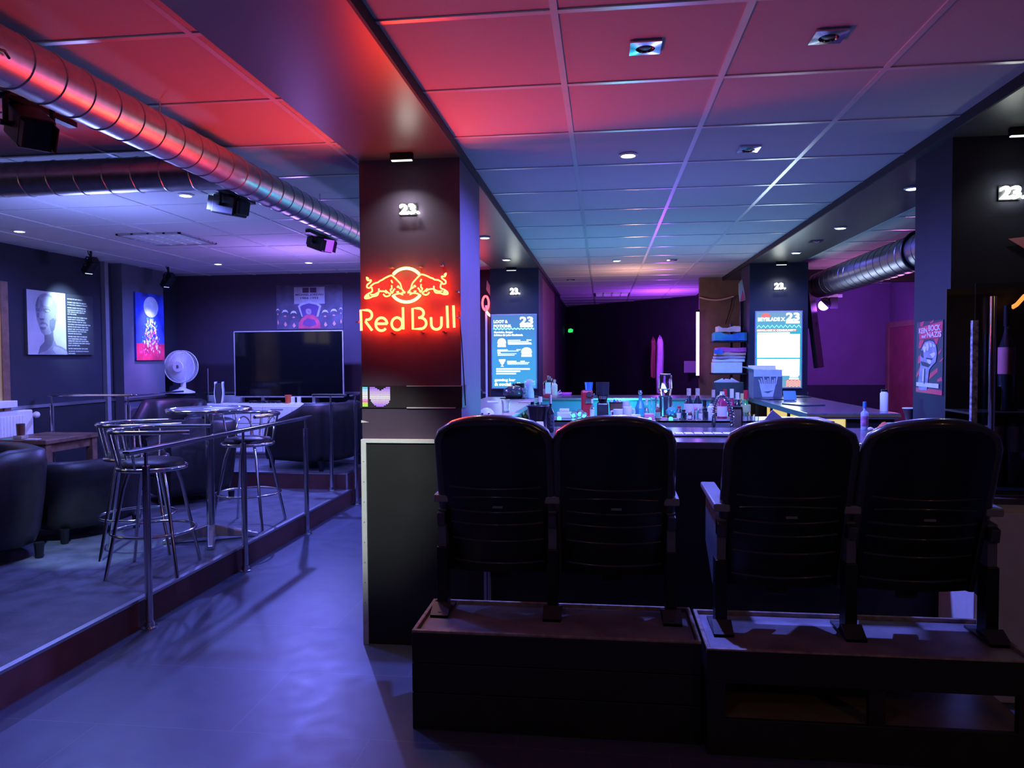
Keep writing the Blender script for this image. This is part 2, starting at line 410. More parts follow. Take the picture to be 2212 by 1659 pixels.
struct('trim_11', MB().box(-1.395, -1.335, 8.92, 9.0, 0, 2.2), M_brown, label='brown upright board beside the far left column')
struct('trim_12', MB().box(2.3, 4.32, 11.87, 11.9, 0, 1.12), M_black, label='black dado in the purple room')
struct('beam_alcove', MB().box(2.3, 4.32, 9.9, 10.05, 2.50, CEIL), M_black)
# high window in the left wall and lit doorway beside it, both mostly outside the picture
w = MB().box(XL, XL + 0.03, 2.9, 4.3, 1.84, 1.88).box(XL, XL + 0.03, 2.9, 4.3, 2.44, 2.48).box(XL, XL + 0.03, 2.9, 2.94, 1.88, 2.44).box(XL, XL + 0.03, 4.26, 4.3, 1.88, 2.44).box(XL, XL + 0.03, 3.57, 3.63, 1.88, 2.44)
win = struct('window_1', w, M_grey, label='high window in the left wall')
MB().box(XL, XL + 0.012, 2.94, 4.26, 1.88, 2.44).obj('pane', em('window_glow', (0.9, 0.75, 0.42), 1.1), win)
dr = struct('door_1', MB().box(XL, XL + 0.035, 5.35, 6.33, PF, 2.3), mat('door_ochre', (0.5, 0.38, 0.14), 0.35, var=0.15, scale=5), label='ochre door in the left wall')
MB().box(XL + 0.035, XL + 0.05, 6.25, 6.33, PF, 2.3).obj('door_frame', M_wood, dr)
lamp('SPOT', (-4.75, 5.2, 2.3), (1.0, 0.7, 0.3), 26, 0.05, (-5.55, 6.1, 1.6), 55, 0.9, 'door_fill')  # added warm light out of view that brightens the door
# door in the purple room
q0, q1 = on_x(1922, 722, 4.31), on_x(1972, 722, 4.31)
d2 = struct('door_2', MB().box(4.27, 4.32, 9.75, 11.75, 0, 1.98), mat('door_redbrown', (0.22, 0.05, 0.05), 0.25, var=0.15, scale=5, spec=0.7), label='red-brown door in the purple room')
MB().box(4.25, 4.33, 11.75, 11.85, 0, 2.06).box(4.25, 4.33, 9.7, 11.75, 1.98, 2.06).obj('door_frame', M_brown, d2)

# ================================================================== lamps one can see
def downlight(u, v, z, lit, label):
    q = on_z(u, v, z)
    t = thing('recessed_downlight', label, 'ceiling light', (q.x, q.y, z), 0, 'recessed downlights')
    if lit:
        MB().lathe([(0.048, -0.001), (0.052, -0.006), (0.040, -0.012), (0.036, -0.004), (0.036, 0.0)], 24).obj('trim_ring', M_whitep, t, 40)
        MB().lathe([(0.035, -0.003), (0.03, -0.012), (0.0, -0.016)], 20).obj('bulb', E_bulb, t, 60)
    else:
        a, b = 0.055, 0.034
        f = MB()
        V = lambda r, sq, z_: [(r*math.cos(k*PI/16)*sq(k), r*math.sin(k*PI/16)*sq(k), z_) for k in range(32)]
        sqf = lambda k: 1/max(abs(math.cos(k*PI/16)), abs(math.sin(k*PI/16)))
        A = [f.bm.verts.new(p) for p in V(a, sqf, -0.010)]; B = [f.bm.verts.new(p) for p in V(b, lambda k: 1, -0.012)]
        Cc = [f.bm.verts.new(p) for p in V(a, sqf, 0)]; D = [f.bm.verts.new(p) for p in V(b*0.9, lambda k: 1, -0.001)]
        for k in range(32):
            n = (k + 1) % 32
            for P, Q in ((Cc, A), (A, B), (B, D)): f.bm.faces.new((P[k], P[n], Q[n], Q[k]))
        f.obj('frame', M_chrome, t, 30)
        MB().lathe([(0.031, -0.001), (0.02, -0.009), (0.0, -0.011)], 20).obj('bulb', M_mblack, t, 60)
    return t
DL = ['lit downlight in the left room between the duct and the nearest spotlight', 'lit downlight at the far left above the portrait wall',
      'lit downlight above the desk fan', 'lit downlight above the television poster', 'brightest lit downlight in the main ceiling above the bar',
      'small lit downlight far back in the main ceiling above the bar', 'lit downlight in the left beam just behind the front column',
      'lit downlight in the left beam in front of the far column', 'lit downlight in the right beam beside the front column',
      'lit downlight in the middle of the right beam', 'lit downlight in the right beam above the far screen column']
for (u, v, z, p), lab in zip(DOWN, DL): downlight(u, v, z, True, lab)
for u, v, z, lab in [(1394, 99, CEIL, 'unlit square chrome downlight, darker one near the top of the main ceiling'),
                     (1790, 75, CEIL, 'unlit square chrome downlight lit pale on one side, nearest the right beam'),
                     (1617, 320, CEIL, 'unlit square downlight with a cyan gleam in the middle of the main ceiling'),
                     (1452, 560, CEIL, 'small unlit downlight far back beside the far lit one'),
                     (1233, 603, CEIL, 'small unlit downlight at the far left end of the main ceiling'),
                     (1762, 520, BEAM, 'unlit downlight in the right beam')]:
    downlight(u, v, z, False, lab)

def par_can(label, pos, yaw, pitch, lens, railv=None, size=1.0, group='stage spotlights on the ceiling'):
    """box stage lamp in a yoke under a short ceiling rail; pos is the middle of the body"""
    t = thing('stage_spotlight', label, 'spotlight', (pos.x, pos.y, pos.z), yaw, group)
    s = size; top = CEIL - pos.z
    R = Matrix.Rotation(pitch, 3, 'Y')
    b = MB().obox((0, 0, 0), (0.22*s, 0.13*s, 0.13*s), R).obox(R @ Vector((-0.125*s, 0, 0)), (0.04*s, 0.10*s, 0.10*s), R).obj('body', M_mblack, t, bevel=0.01*s)
    for k in range(4): pass
    MB().obox(R @ Vector((0.115*s, 0, 0)), (0.012, 0.11*s, 0.11*s), R).obj('lens', lens, b)
    for sy in (-1, 1): MB().obox(R @ Vector((0.13*s, sy*0.06*s, 0)), (0.05*s, 0.006, 0.10*s), R).obj('barn_door', M_mblack, b)
    y = 0.085*s
    MB().tube([(0, -y, 0), (0, -y, 0.10*s), (0, -y*0.8, 0.125*s), (0, y*0.8, 0.125*s), (0, y, 0.10*s), (0, y, 0)], 0.011*s, 6).obj('yoke', M_mblack, t, 40)
    MB().cyl((0, 0, 0.12*s), (0, 0, max(top - 0.01, 0.13*s)), 0.012).cyl((0, -y - 0.02, 0), (0, y + 0.02, 0), 0.012).obj('clamp', M_mblack, t)
    MB().tube([(-0.12*s, 0.03, 0.03), (-0.17*s, 0.06, 0.08*s), (-0.10*s, 0.07, 0.16*s), (0.0, 0.03, top - 0.01)], 0.005, 6).obj('cable', M_mblack, t, 60)
    return t
par_can('large black stage spotlight hanging at the top left corner', on_y(64, 275, 2.85), math.radians(-35), math.radians(28), M_screen, size=1.0)
par_can('black stage spotlight with a pale blue lens hanging above the middle of the left room', on_y(497, 445, 4.72), math.radians(160), math.radians(-12), em('lens_pale', (0.4, 0.75, 1.0), 1.4), size=0.95)
par_can('black stage spotlight with a violet lens hanging nearest the neon column', on_y(692, 525, 6.45), math.radians(-30), math.radians(18), em('lens_violet', (0.4, 0.08, 1.0), 1.2), size=0.98)
par_can('black stage spotlight above the portrait on the left wall', Vector((-5.1, 6.9, 2.51)), math.radians(160), math.radians(40), em('lens_white', (0.6, 0.8, 1.0), 2), size=0.66)
par_can('black stage spotlight above the moonlit canvas on the pilaster', Vector((-5.08, 8.2, 2.50)), math.radians(165), math.radians(45), em('lens_blue', (0.3, 0.35, 1.0), 2), size=0.66)
for lab, (a, b) in [('black ceiling rail holding the spotlight at the top left', ((0, 200), (165, 266))), ('black ceiling rail holding the middle spotlight', ((440, 395), (560, 435))),
                    ('black ceiling rail holding the spotlight nearest the neon column', ((640, 497), (745, 521)))]:
    p, q = on_z(*a, CEIL - 0.008), on_z(*b, CEIL - 0.008)
    m_ = (p.x + q.x)/2
    tag(MB().box(m_ - 0.02, m_ + 0.02, p.y, q.y, CEIL - 0.03, CEIL - 0.005).obj('ceiling_rail', M_mblack), lab, 'rail', 'spotlight rails on the ceiling')
# violet wash lamp in the purple room
t = thing('wash_light', 'violet wash light on a white bracket in the purple room', 'spotlight', (2.62, 9.75, 2.12))
p = on_y(1778, 660, 10.3); t.location = (p.x, 10.3, p.z)
MB().cyl((0, -0.02, 0), (0.06, 0.12, 0.03), 0.075, 0.085, 20).obj('body', M_mblack, t, 40)
MB().cyl((-0.001, -0.025, 0), (0, -0.02, 0), 0.066, n=20).obj('lens', E_violet, t)
MB().box(-0.03, 0.26, 0.05, 0.10, 0.11, 0.15).box(0.16, 0.20, 0.05, 0.10, 0.15, CEIL - p.z).obj('bracket', M_white, t)
MB().box(0.10, 0.20, 0.04, 0.09, -0.04, 0.11).obj('yoke', M_mblack, t)

# ================================================================== ducts
def duct(name, label, a, b, r, pitch=0.14, mm=None):
    a, b = Vector(a), Vector(b); d = b - a; n = int(d.length/pitch)
    t = MB().cyl(a, b, r, n=40).obj(name, mm or M_duct, None, 40)
    tag(t, label, 'duct')
    mb = MB(); ax = 'Y' if abs(d.y) > abs(d.x) else 'X'
    for k in range(1, n): mb.ring(a + d*(k/n), r, 0.0035, 40, 5, 'Y' if ax == 'Y' else 'X')
    mb.obj('seam', mm or M_steel, t, 60)
    return t
DX, DZ, DR = -1.88, 2.512, 0.0885
dm = duct('ventilation_duct', 'long spiral metal duct running under the left ceiling towards the neon column', (DX, 0.2, DZ), (DX, 9.15, DZ), DR)
for y in (1.2, 3.0, 4.8, 6.6): MB().cyl((DX, y, DZ + DR - 0.004), (DX, y, CEIL - 0.005), 0.004, n=8).obj('hanger', M_steel, dm)
duct('branch_duct', 'spiral metal branch duct crossing the upper left corner behind the spotlight', (-5.5, 3.72, 2.545), (DX - DR - 0.001, 3.72, 2.545), 0.092, 0.16)
q = on_y(40, 118, 1.98)
t = thing('pipe_clamp', 'small black clamp with a cable on the near end of the long duct', 'clamp', (DX + DR + 0.012, 1.95, DZ - 0.01))
MB().box(-0.012, 0.02, -0.03, 0.03, -0.02, 0.03).obj('body', M_mblack, t, bevel=0.004)
MB().tube([(0.01, 0.02, 0), (0.01, 0.06, -0.03), (0.0, 0.10, -0.02), (-0.01, 0.13, -0.03)], 0.004, 6).obj('cable', M_mblack, t, 60)
rd = duct('purple_room_duct', 'spiral metal duct glowing violet in the purple room', (2.55, 5.2, 2.40), (2.55, 9.18, 2.40), 0.15, 0.16, M_ductd)
MB().ring((2.55, 6.35, 2.40), 0.162, 0.012, 40, 6, 'Y').obj('cable_loop', M_mblack, rd, 60)
# ceiling light panels with white louvres
def louvre(label, c, sx, sy):
    t = thing('louvre_light', label, 'ceiling light', (c[0], c[1], CEIL), 0, 'square louvre lights in the ceiling')
    mb = MB().box(-sx/2, sx/2, -sy/2, -sy/2 + 0.02, -0.014, 0).box(-sx/2, sx/2, sy/2 - 0.02, sy/2, -0.014, 0).box(-sx/2, -sx/2 + 0.02, -sy/2, sy/2, -0.014, 0).box(sx/2 - 0.02, sx/2, -sy/2, sy/2, -0.014, 0)
    mb.obj('frame', M_steel, t)
    mb = MB()
    for k in range(1, 4): mb.box(-sx/2 + sx*k/4 - 0.012, -sx/2 + sx*k/4 + 0.012, -sy/2, sy/2, -0.012, -0.001)
    for k in range(1, 8): mb.box(-sx/2, sx/2, -sy/2 + sy*k/8 - 0.006, -sy/2 + sy*k/8 + 0.006, -0.011, -0.001)
    mb.obj('louvre', M_white, t)
    MB().box(-sx/2 + 0.02, sx/2 - 0.02, -sy/2 + 0.02, sy/2 - 0.02, -0.003, -0.0005).obj('reflector', M_whitep, t)
louvre('louvred ceiling light panel in the left room', (-3.94, 6.37), 0.6, 0.62)
louvre('louvred ceiling light panel at the far end of the main ceiling', (0.155, 13.1), 0.6, 0.62)

# ================================================================== wall art in the left room
pic = thing('portrait_canvas', 'wide canvas with a grey portrait of a bald man beside white lines of text', 'picture', (XL + 0.03, 6.58, 1.62), PI/2)
PW, PH = 0.94, 0.635
MB().box(0, PW, 0, 0.028, 0, PH).obj('canvas', mat('canvas_black', (0.03, 0.03, 0.035), 0.6, var=0.05), pic)
port = MB().rect(0.0, 0.52, 0.0, PH, 0.0, 0.001).obj('portrait', mat('print_grey', (0.50, 0.50, 0.52), 0.6, var=0.18, scale=3), pic)
def px1(pts): return [((x - 90)/840*0.52, (1510 - y)/1380*PH) for x, y in pts]
skin = mat('print_mid', (0.27, 0.27, 0.29), 0.6, var=0.2, scale=9)
dark = mat('print_dark', (0.15, 0.15, 0.165), 0.6, var=0.2, scale=9)
lite = mat('print_light', (0.38, 0.38, 0.40), 0.6, var=0.1, scale=9)
MB().flat(px1([(260, 500), (275, 400), (310, 290), (370, 215), (450, 178), (540, 180), (630, 215), (695, 290), (725, 400), (735, 540), (730, 640), (700, 780), (680, 900), (640, 1000), (640, 1150), (700, 1290), (820, 1330), (930, 1400), (960, 1505),
    (290, 1505), (340, 1330), (440, 1230), (460, 1110), (420, 1070), (370, 1010), (340, 920), (320, 860), (290, 760), (272, 640)]), -0.001).obj('head', skin, port)
MB().flat(px1([(268, 515), (300, 500), (350, 520), (348, 570), (310, 590), (280, 580)]), -0.002).flat(px1([(425, 520), (480, 498), (560, 515), (592, 555), (560, 580), (480, 600), (440, 570)]), -0.002).flat(px1([(300, 600), (335, 620), (330, 700), (300, 720), (285, 670)]), -0.002).flat(px1([(335, 720), (440, 728), (440, 755), (360, 760)]), -0.002).flat(px1([(345, 835), (400, 808), (470, 810), (520, 860), (505, 900), (470, 845), (400, 838), (350, 862)]), -0.002).flat(
    px1([(350, 905), (420, 915), (480, 905), (470, 960), (400, 975), (360, 960)]), -0.002).flat(px1([(440, 1080), (560, 1060), (620, 1000), (640, 1150), (600, 1300), (480, 1420), (300, 1490), (340, 1340), (440, 1230)]), -0.002).flat(
    px1([(262, 470), (300, 330), (345, 260), (330, 380), (310, 500)]), -0.002).flat(px1([(560, 760), (640, 700), (700, 760), (660, 950), (600, 1010), (560, 900)]), -0.002).obj('shade', dark, port)
MB().flat(px1([(350, 600), (400, 560), (440, 640), (430, 720), (350, 730), (330, 700)]), -0.003).flat(px1([(345, 880), (410, 866), (490, 876), (430, 902), (360, 905)]), -0.003).flat(
    px1([(690, 640), (740, 570), (780, 600), (770, 700), (730, 760), (700, 740)]), -0.003).flat(px1([(470, 545), (540, 530), (580, 570), (500, 575)]), -0.003).flat(px1([(380, 300), (480, 230), (600, 260), (640, 380), (560, 460), (420, 450)]), -0.0025).flat(
    px1([(640, 1330), (760, 1350), (920, 1430), (930, 1500), (680, 1500), (600, 1400)]), -0.0025).obj('highlight', lite, port)
LINES = ["MAYBE IT'S MY FAULT.", "MAYBE I LED YOU TO BELIEVE", "IT WAS EASY, WHEN IT WASN'T.", "MAYBE I MADE YOU THINK MY", "HIGHLIGHTS STARTED AT THE", "FREE THROW LINE, AND NOT", "IN THE GYM.", "MAYBE I MADE YOU THINK THAT",
         "EVERY SHOT I TOOK WAS A", "GAME WINNER, THAT MY GAME", "WAS BUILT ON FLASH AND NOT FIRE.", "MAYBE IT'S MY FAULT THAT YOU", "DIDN'T SEE THAT FAILURE GAVE", "ME STRENGTH, THAT MY PAIN", "WAS MY MOTIVATION.", "MAYBE I LED YOU TO BELIEVE",
         "THAT BASKETBALL WAS A GOD", "GIVEN GIFT AND NOT SOMETHING", "THAT I WORKED FOR EVERY SINGLE", "DAY OF MY LIFE.", "MAYBE I DESTROYED THE GAME.", "OR MAYBE, YOU'RE JUST MAKING", "EXCUSES."]
YS = [248, 325, 378, 445, 498, 545, 590, 660, 710, 765, 820, 875, 930, 980, 1030, 1095, 1148, 1197, 1248, 1300, 1370, 1432, 1480]
lm = mat('print_text', (0.6, 0.6, 0.62), 0.6, var=0.02)
ttl = None
for s_, y_ in zip(LINES, YS):
    z_ = (1510 - y_)/1330*PH*0.97
    ttl = text('text_line', s_, 0.55, z_ - 0.006, 0.0102*len(s_) + 0.02, 0.0125, -0.0, lm, pic, 0.01, 0.001)

cv = thing('moon_canvas', 'tall canvas of a pale moon over a sparkling red and blue scene on the pilaster', 'picture', (-5.425, 8.08, 1.56), PI/2)
CW, CH = 0.56, 0.80
MB().box(0, CW, 0, 0.024, 0, CH).obj('canvas', mat('canvas_blue', (0.04, 0.07, 0.55), 0.5, var=0.5, scale=4), cv)
MB().rect(0, CW, 0, 0.20, 0, 0.001).obj('ground', mat('canvas_red', (0.65, 0.03, 0.09), 0.5, var=0.4, scale=6), cv)
MB().disc(0.30, 0.64, 0.145, 0.125, 0, 0.001, 40).obj('moon', mat('canvas_moon', (0.62, 0.75, 0.78), 0.5, var=0.25, scale=9), cv)
rnd = random.Random(3)
for nm, mm, n, zr, xs in [('sparkle', mat('canvas_spark', (0.85, 0.8, 0.85), 0.5), 120, (0.1, 0.5), 0.16), ('shard', mat('canvas_teal', (0.1, 0.35, 0.6), 0.5), 60, (0.2, 0.52), 0.2), ('ember', mat('canvas_pink', (0.85, 0.1, 0.3), 0.5), 70, (0.04, 0.36), 0.22)]:
    mb = MB()
    for k in range(n):
        z = rnd.uniform(*zr); sp = xs*(1.15 - (z - zr[0])/(zr[1] - zr[0])*0.75); x = 0.29 + rnd.uniform(-sp, sp); r = rnd.uniform(0.004, 0.016)
        mb.flat([(x - r, z), (x, z - r*1.5), (x + r, z), (x, z + r*1.5)], -0.001 - rnd.random()*0.001, 0.0005)
    mb.obj(nm, mm, cv)

ps = thing('fan_poster', 'dark poster of a player on a throne under a banner above the television', 'poster', (0, 0, 0))
a, b = on_y(598, 712, YB - 0.01), on_y(740, 614, YB - 0.01)
ps.location = (a.x, YB - 0.006, a.z); w_, h_ = b.x - a.x, b.z - a.z
sx, sz = w_/1960.0, h_/1450.0
def pp(pts): return [((x - 110)*sx, (1590 - y)*sz) for x, y in pts]
MB().rect(0, w_, 0, h_, 0, 0.004).obj('sheet', mat('poster_dark', (0.07, 0.05, 0.08), 0.5, var=0.4, scale=8), ps)
MB().flat(pp([(640, 210), (1540, 210), (1540, 760), (640, 760)]), -0.004).obj('banner', mat('poster_banner', (0.34, 0.30, 0.32), 0.6, var=0.15), ps)
bk = mat('poster_ink', (0.06, 0.02, 0.05), 0.6)
MB().flat(pp([(890, 230), (1080, 230), (1080, 395), (890, 395)]), -0.005).flat(pp([(1110, 230), (1300, 230), (1300, 395), (1110, 395)]), -0.005).obj('banner_block', bk, ps)
(x0, z0), (x1, z1) = pp([(680, 510), (1500, 425)]); text('lettering', 'MICHAEL JORDAN', x0, z0, x1 - x0, z1 - z0, -0.005, bk, ps, 0.02, 0.001)
(x0, z0), (x1, z1) = pp([(830, 605), (1350, 535)]); text('lettering', '1984-1993', x0, z0, x1 - x0, z1 - z0, -0.005, bk, ps, 0.02, 0.001)
MB().flat(pp([(750, 830), (830, 730), (980, 700), (1080, 640), (1200, 700), (1330, 730), (1440, 830), (1350, 1180), (860, 1180)]), -0.006).obj('throne', mat('poster_throne', (0.38, 0.34, 0.46), 0.5, var=0.3), ps)
MB().flat(pp([(815, 850), (900, 790), (1080, 740), (1290, 790), (1375, 850), (1290, 1180), (890, 1180)]), -0.007).obj('throne_back', mat('poster_violet', (0.09, 0.04, 0.14), 0.5), ps)
MB().flat(pp([(760, 1560), (770, 1390), (860, 1240), (980, 1130), (1190, 1120), (1310, 1190), (1400, 1390), (1420, 1560)]), -0.008).obj('shirt', mat('poster_red', (0.5, 0.05, 0.10), 0.5, var=0.3), ps)
MB().flat(pp([(920, 1300), (1040, 1230), (1240, 1280), (1300, 1440), (1080, 1520), (880, 1440)]), -0.009).obj('shirt_front', mat('poster_plum', (0.13, 0.04, 0.12), 0.5), ps)
MB().flat(pp([(980, 960), (1010, 920), (1080, 910), (1140, 950), (1150, 1060), (1110, 1120), (1030, 1110), (985, 1050)]), -0.0095).obj('face', mat('poster_face', (0.30, 0.18, 0.2), 0.5, var=0.4, scale=40), ps)
mb, me_ = MB(), MB()
for cx, cy in [(365, 1000), (620, 1040), (1550, 1020), (1805, 990), (150, 935), (2010, 925)]:
    k = 1 if 300 < cx < 1900 else 0.5
    mb.flat(pp([(cx - 100*k, cy + 50), (cx - 60*k, cy - 40*k), (cx, cy - 62*k), (cx + 60*k, cy - 40*k), (cx + 100*k, cy + 50), (cx + 40*k, cy + 10), (cx - 40*k, cy + 10)]), -0.006)
    me_.flat(pp([(cx - 50*k, cy + 160), (cx, cy + 120), (cx + 50*k, cy + 160), (cx, cy + 180)]), -0.006).flat(pp([(cx - 40*k, cy + 420), (cx + 10*k, cy + 330), (cx + 60*k, cy + 440), (cx, cy + 500)]), -0.006)
mb.obj('helmet', mat('poster_helmet', (0.55, 0.48, 0.62), 0.5), ps); me_.obj('glint', mat('poster_glint', (0.6, 0.22, 0.16), 0.5), ps)

# ================================================================== television, sideboard and the things on it
a, b = on_y(508, 857, 8.78), on_y(740, 714, 8.78)
tvw, tvh = b.x - a.x, b.z - a.z
tv = thing('television', 'large dark flat television with a thin pale frame on the white sideboard', 'television', ((a.x + b.x)/2, 8.78, a.z), 0)
R = Matrix.Rotation(0.0, 3, 'X')
MB().obox((0, 0.02, tvh/2), (tvw, 0.03, tvh), R).obj('body', M_mblack, tv)
MB().obox((0, 0.003, tvh/2), (tvw - 0.02, 0.002, tvh - 0.02), R).obj('screen', M_screen, tv)
mb = MB()
for sx_, sw, sz_, sh in [(-tvw/2, 0.012, tvh/2, tvh), (tvw/2, 0.012, tvh/2, tvh), (0, tvw, tvh, 0.012), (0, tvw, 0.0, 0.014)]:
    mb.obox(R @ Vector((sx_, 0.012, sz_ - tvh/2)) + Vector((0, 0, tvh/2)), (sw, 0.026, sh), R)
mb.obj('frame', mat('tv_frame', (0.62, 0.58, 0.62), 0.3, 0.6), tv)
SBZ = on_y(560, 872, 8.7).z
MB().box(-0.35, -0.31, -0.02, 0.12, SBZ - a.z, 0.0).box(0.31, 0.35, -0.02, 0.12, SBZ - a.z, 0.0).obj('foot', M_steel, tv)
x0, x1 = on_y(437, 880, 8.66).x, on_y(700, 880, 8.66).x
sb = thing('sideboard', 'long white sideboard under the television', 'sideboard', ((x0 + x1)/2, 8.86, PF2))
hw = (x1 - x0)/2; hz = SBZ - PF2
MB().box(-hw, hw, -0.19, 0.18, 0.06, hz).obj('body', M_white, sb, bevel=0.006)
for k in range(4):
    xa = -hw + 0.02 + k*(2*hw - 0.04)/4; xb = xa + (2*hw - 0.04)/4 - 0.01
    d = MB().box(xa, xb, -0.208, -0.19, hz - 0.24, hz - 0.03).obj('drawer', M_white, sb, bevel=0.003)
    MB().box((xa + xb)/2 - 0.08, (xa + xb)/2 + 0.08, -0.213, -0.208, hz - 0.07, hz - 0.06).obj('handle', M_grey, d)
    MB().box(xa, xb, -0.208, -0.19, 0.08, hz - 0.25).obj('door', M_white, sb, bevel=0.003)
MB().box(-hw, hw, -0.17, 0.16, 0, 0.06).obj('plinth', M_grey, sb)
x0b, x1b = on_y(440, 860, 9.05).x, on_y(505, 860, 9.05).x
rb = thing('radiator', 'white radiator on the back wall behind the game console', 'radiator', ((x0b + x1b)/2, 9.12, 0.6))
hw2 = (x1b - x0b)/2 + 0.1
MB().box(-hw2, hw2, -0.04, 0.04, 0.0, 0.50).obj('panel', M_white, rb, bevel=0.01)
mb = MB()
for k in range(14): mb.box(-hw2 + 0.03 + k*(2*hw2 - 0.06)/14, -hw2 + 0.045 + k*(2*hw2 - 0.06)/14, -0.046, -0.04, 0.04, 0.46)
mb.obj('fin', M_white, rb)
MB().cyl((-hw2 + 0.02, 0, -0.26), (-hw2 + 0.02, 0, 0.02), 0.015).cyl((hw2 - 0.02, 0, -0.26), (hw2 - 0.02, 0, 0.02), 0.015).obj('pipe', M_white, rb)
p = on_y(471, 872, 8.76)
gc = thing('game_console', 'upright white game console with a dark core on the sideboard', 'game console', (p.x, 8.80, SBZ), 0.35)
for s in (-1, 1):
    mb = MB(); mb.grid(lambda u, v: (s*(0.035 + 0.016*math.sin(v*PI) + (0.012 if v > 0.8 else 0)*(v - 0.8)*5), -0.10 + 0.2*u - 0.01*math.cos(v*PI), 0.27*v), 4, 10)
    mb.obj('side_panel', M_whitep, gc, 60).modifiers.new('solid', 'SOLIDIFY').thickness = 0.006
MB().box(-0.033, 0.033, -0.095, 0.095, 0.005, 0.25).obj('core', M_plastg, gc, bevel=0.006)
p = on_y(450, 846, 8.98)
tag(MB().cyl((p.x, 8.98, SBZ + 0.0), (p.x, 8.98, on_y(440, 796, 8.95).z), 0.006).box(p.x - 0.04, p.x + 0.06, 8.95, 9.02, SBZ - 0.0, SBZ + 0.01).obj('aerial', M_steel), 'thin upright aerial rod behind the game console', 'aerial')
p = on_y(574, 866, 8.71); mb = MB(); rnd = random.Random(5)
for k in range(7):
    ph = rnd.random()*6; mb.tube([(p.x - 0.2 + 0.4*i/19, 8.70 + 0.018*math.sin(i*0.8 + ph), SBZ + 0.012 + 0.022*abs(math.sin(i*0.55 + ph*1.7))) for i in range(20)], 0.007, 6)
tag(mb.obj('cable_bundle', M_mblack, None, 60), 'tangle of black cables in front of the television', 'cable')
p = on_y(622, 866, 8.72)
cup = tag(MB().lathe([(0.032, 0), (0.042, 0.10), (0.044, 0.105), (0.038, 0.10), (0.028, 0.008), (0, 0.008)], 20, (p.x, 8.73, SBZ)).obj('paper_cup', mat('orange_red', (0.8, 0.14, 0.05), 0.5), None, 40), 'orange-red paper cup under the television', 'cup')
for u, lab in [(633, 'white controller dock just right of the orange-red cup'), (646, 'white controller dock furthest from the orange-red cup')]:
    p = on_y(u, 866, 8.72); tag(MB().box(p.x - 0.02, p.x + 0.02, 8.70, 8.74, SBZ, SBZ + 0.085).box(p.x - 0.03, p.x + 0.03, 8.685, 8.755, SBZ, SBZ + 0.012).obj('controller_dock', M_whitep, bevel=0.004), lab, 'charger', 'white docks under the television')
# desk fan on black speaker cabinet
c0, c1 = on_y(360, 905, 8.75), on_y(432, 849, 8.75)
sp = thing('speaker_cabinet', 'black speaker cabinet carrying the desk fan', 'speaker', ((c0.x + c1.x)/2, 8.85, PF2)); hw = (c1.x - c0.x)/2
MB().box(-hw, hw, -0.18, 0.08, 0, c1.z - PF2).obj('cabinet', M_mblack, sp, bevel=0.01)
MB().box(-hw + 0.02, hw - 0.02, -0.188, -0.18, 0.03, c1.z - PF2 - 0.03).obj('grille', M_fabric, sp)
MB().box(hw - 0.12, hw - 0.06, -0.193, -0.188, c1.z - PF2 - 0.09, c1.z - PF2 - 0.075).obj('badge', M_steel, sp)
fp = on_y(393, 792, 8.75); FR = 36.5*8.75/1600
fan = thing('desk_fan', 'white desk fan with a round guard standing on the black speaker', 'fan', (fp.x, 8.75, c1.z))
fz = fp.z - c1.z
MB().lathe([(0.15, 0), (0.15, 0.015), (0.10, 0.035), (0.05, 0.055), (0.035, 0.075), (0, 0.08)], 28).obj('base', M_whitep, fan, 50)
MB().cyl((0, 0.02, 0.06), (0, 0.03, fz - 0.02), 0.034, 0.028).obj('stem', M_whitep, fan, 40)
MB().cyl((0, 0.02, fz), (0, 0.16, fz), 0.06, 0.045, 24).obj('motor', M_whitep, fan, 40)
gd = MB()
for y_, sgn in ((-0.06, 1), (0.03, 1)):
    gd.ring((0, y_, fz), FR, 0.006, 48, 6, 'Y')
    for k in range(110):
        a_ = 2*PI*k/110; gd.tube([(FR*f*math.cos(a_ + 0.25*f), y_ + (0.025*(f - 1) if y_ < 0 else -0.02*(f - 1)), fz + FR*f*math.sin(a_ + 0.25*f)) for f in (0.3, 0.65, 1.0)], 0.0027, 4)
gd.obj('guard', M_whitep, fan, 60)
MB().cyl((0, -0.095, fz), (0, -0.075, fz), 0.066, n=28).obj('hub_badge', M_whitep, fan, 40)
text('badge_mark', 'B', -0.014, fz - 0.02, 0.028, 0.04, -0.0955, M_mblack, fan, 0.01)
bl = MB()
for k in range(3):
    a0 = 2*PI*k/3
    bl.grid(lambda u, v: ((0.045 + v*(FR - 0.075))*math.cos(a0 + (u - 0.5)*1.5), -0.02 + 0.03*(u - 0.5), fz + (0.045 + v*(FR - 0.075))*math.sin(a0 + (u - 0.5)*1.5)), 8, 6)
bl.obj('blade', mat('fan_blade', (0.55, 0.55, 0.6), 0.4), fan, 60)
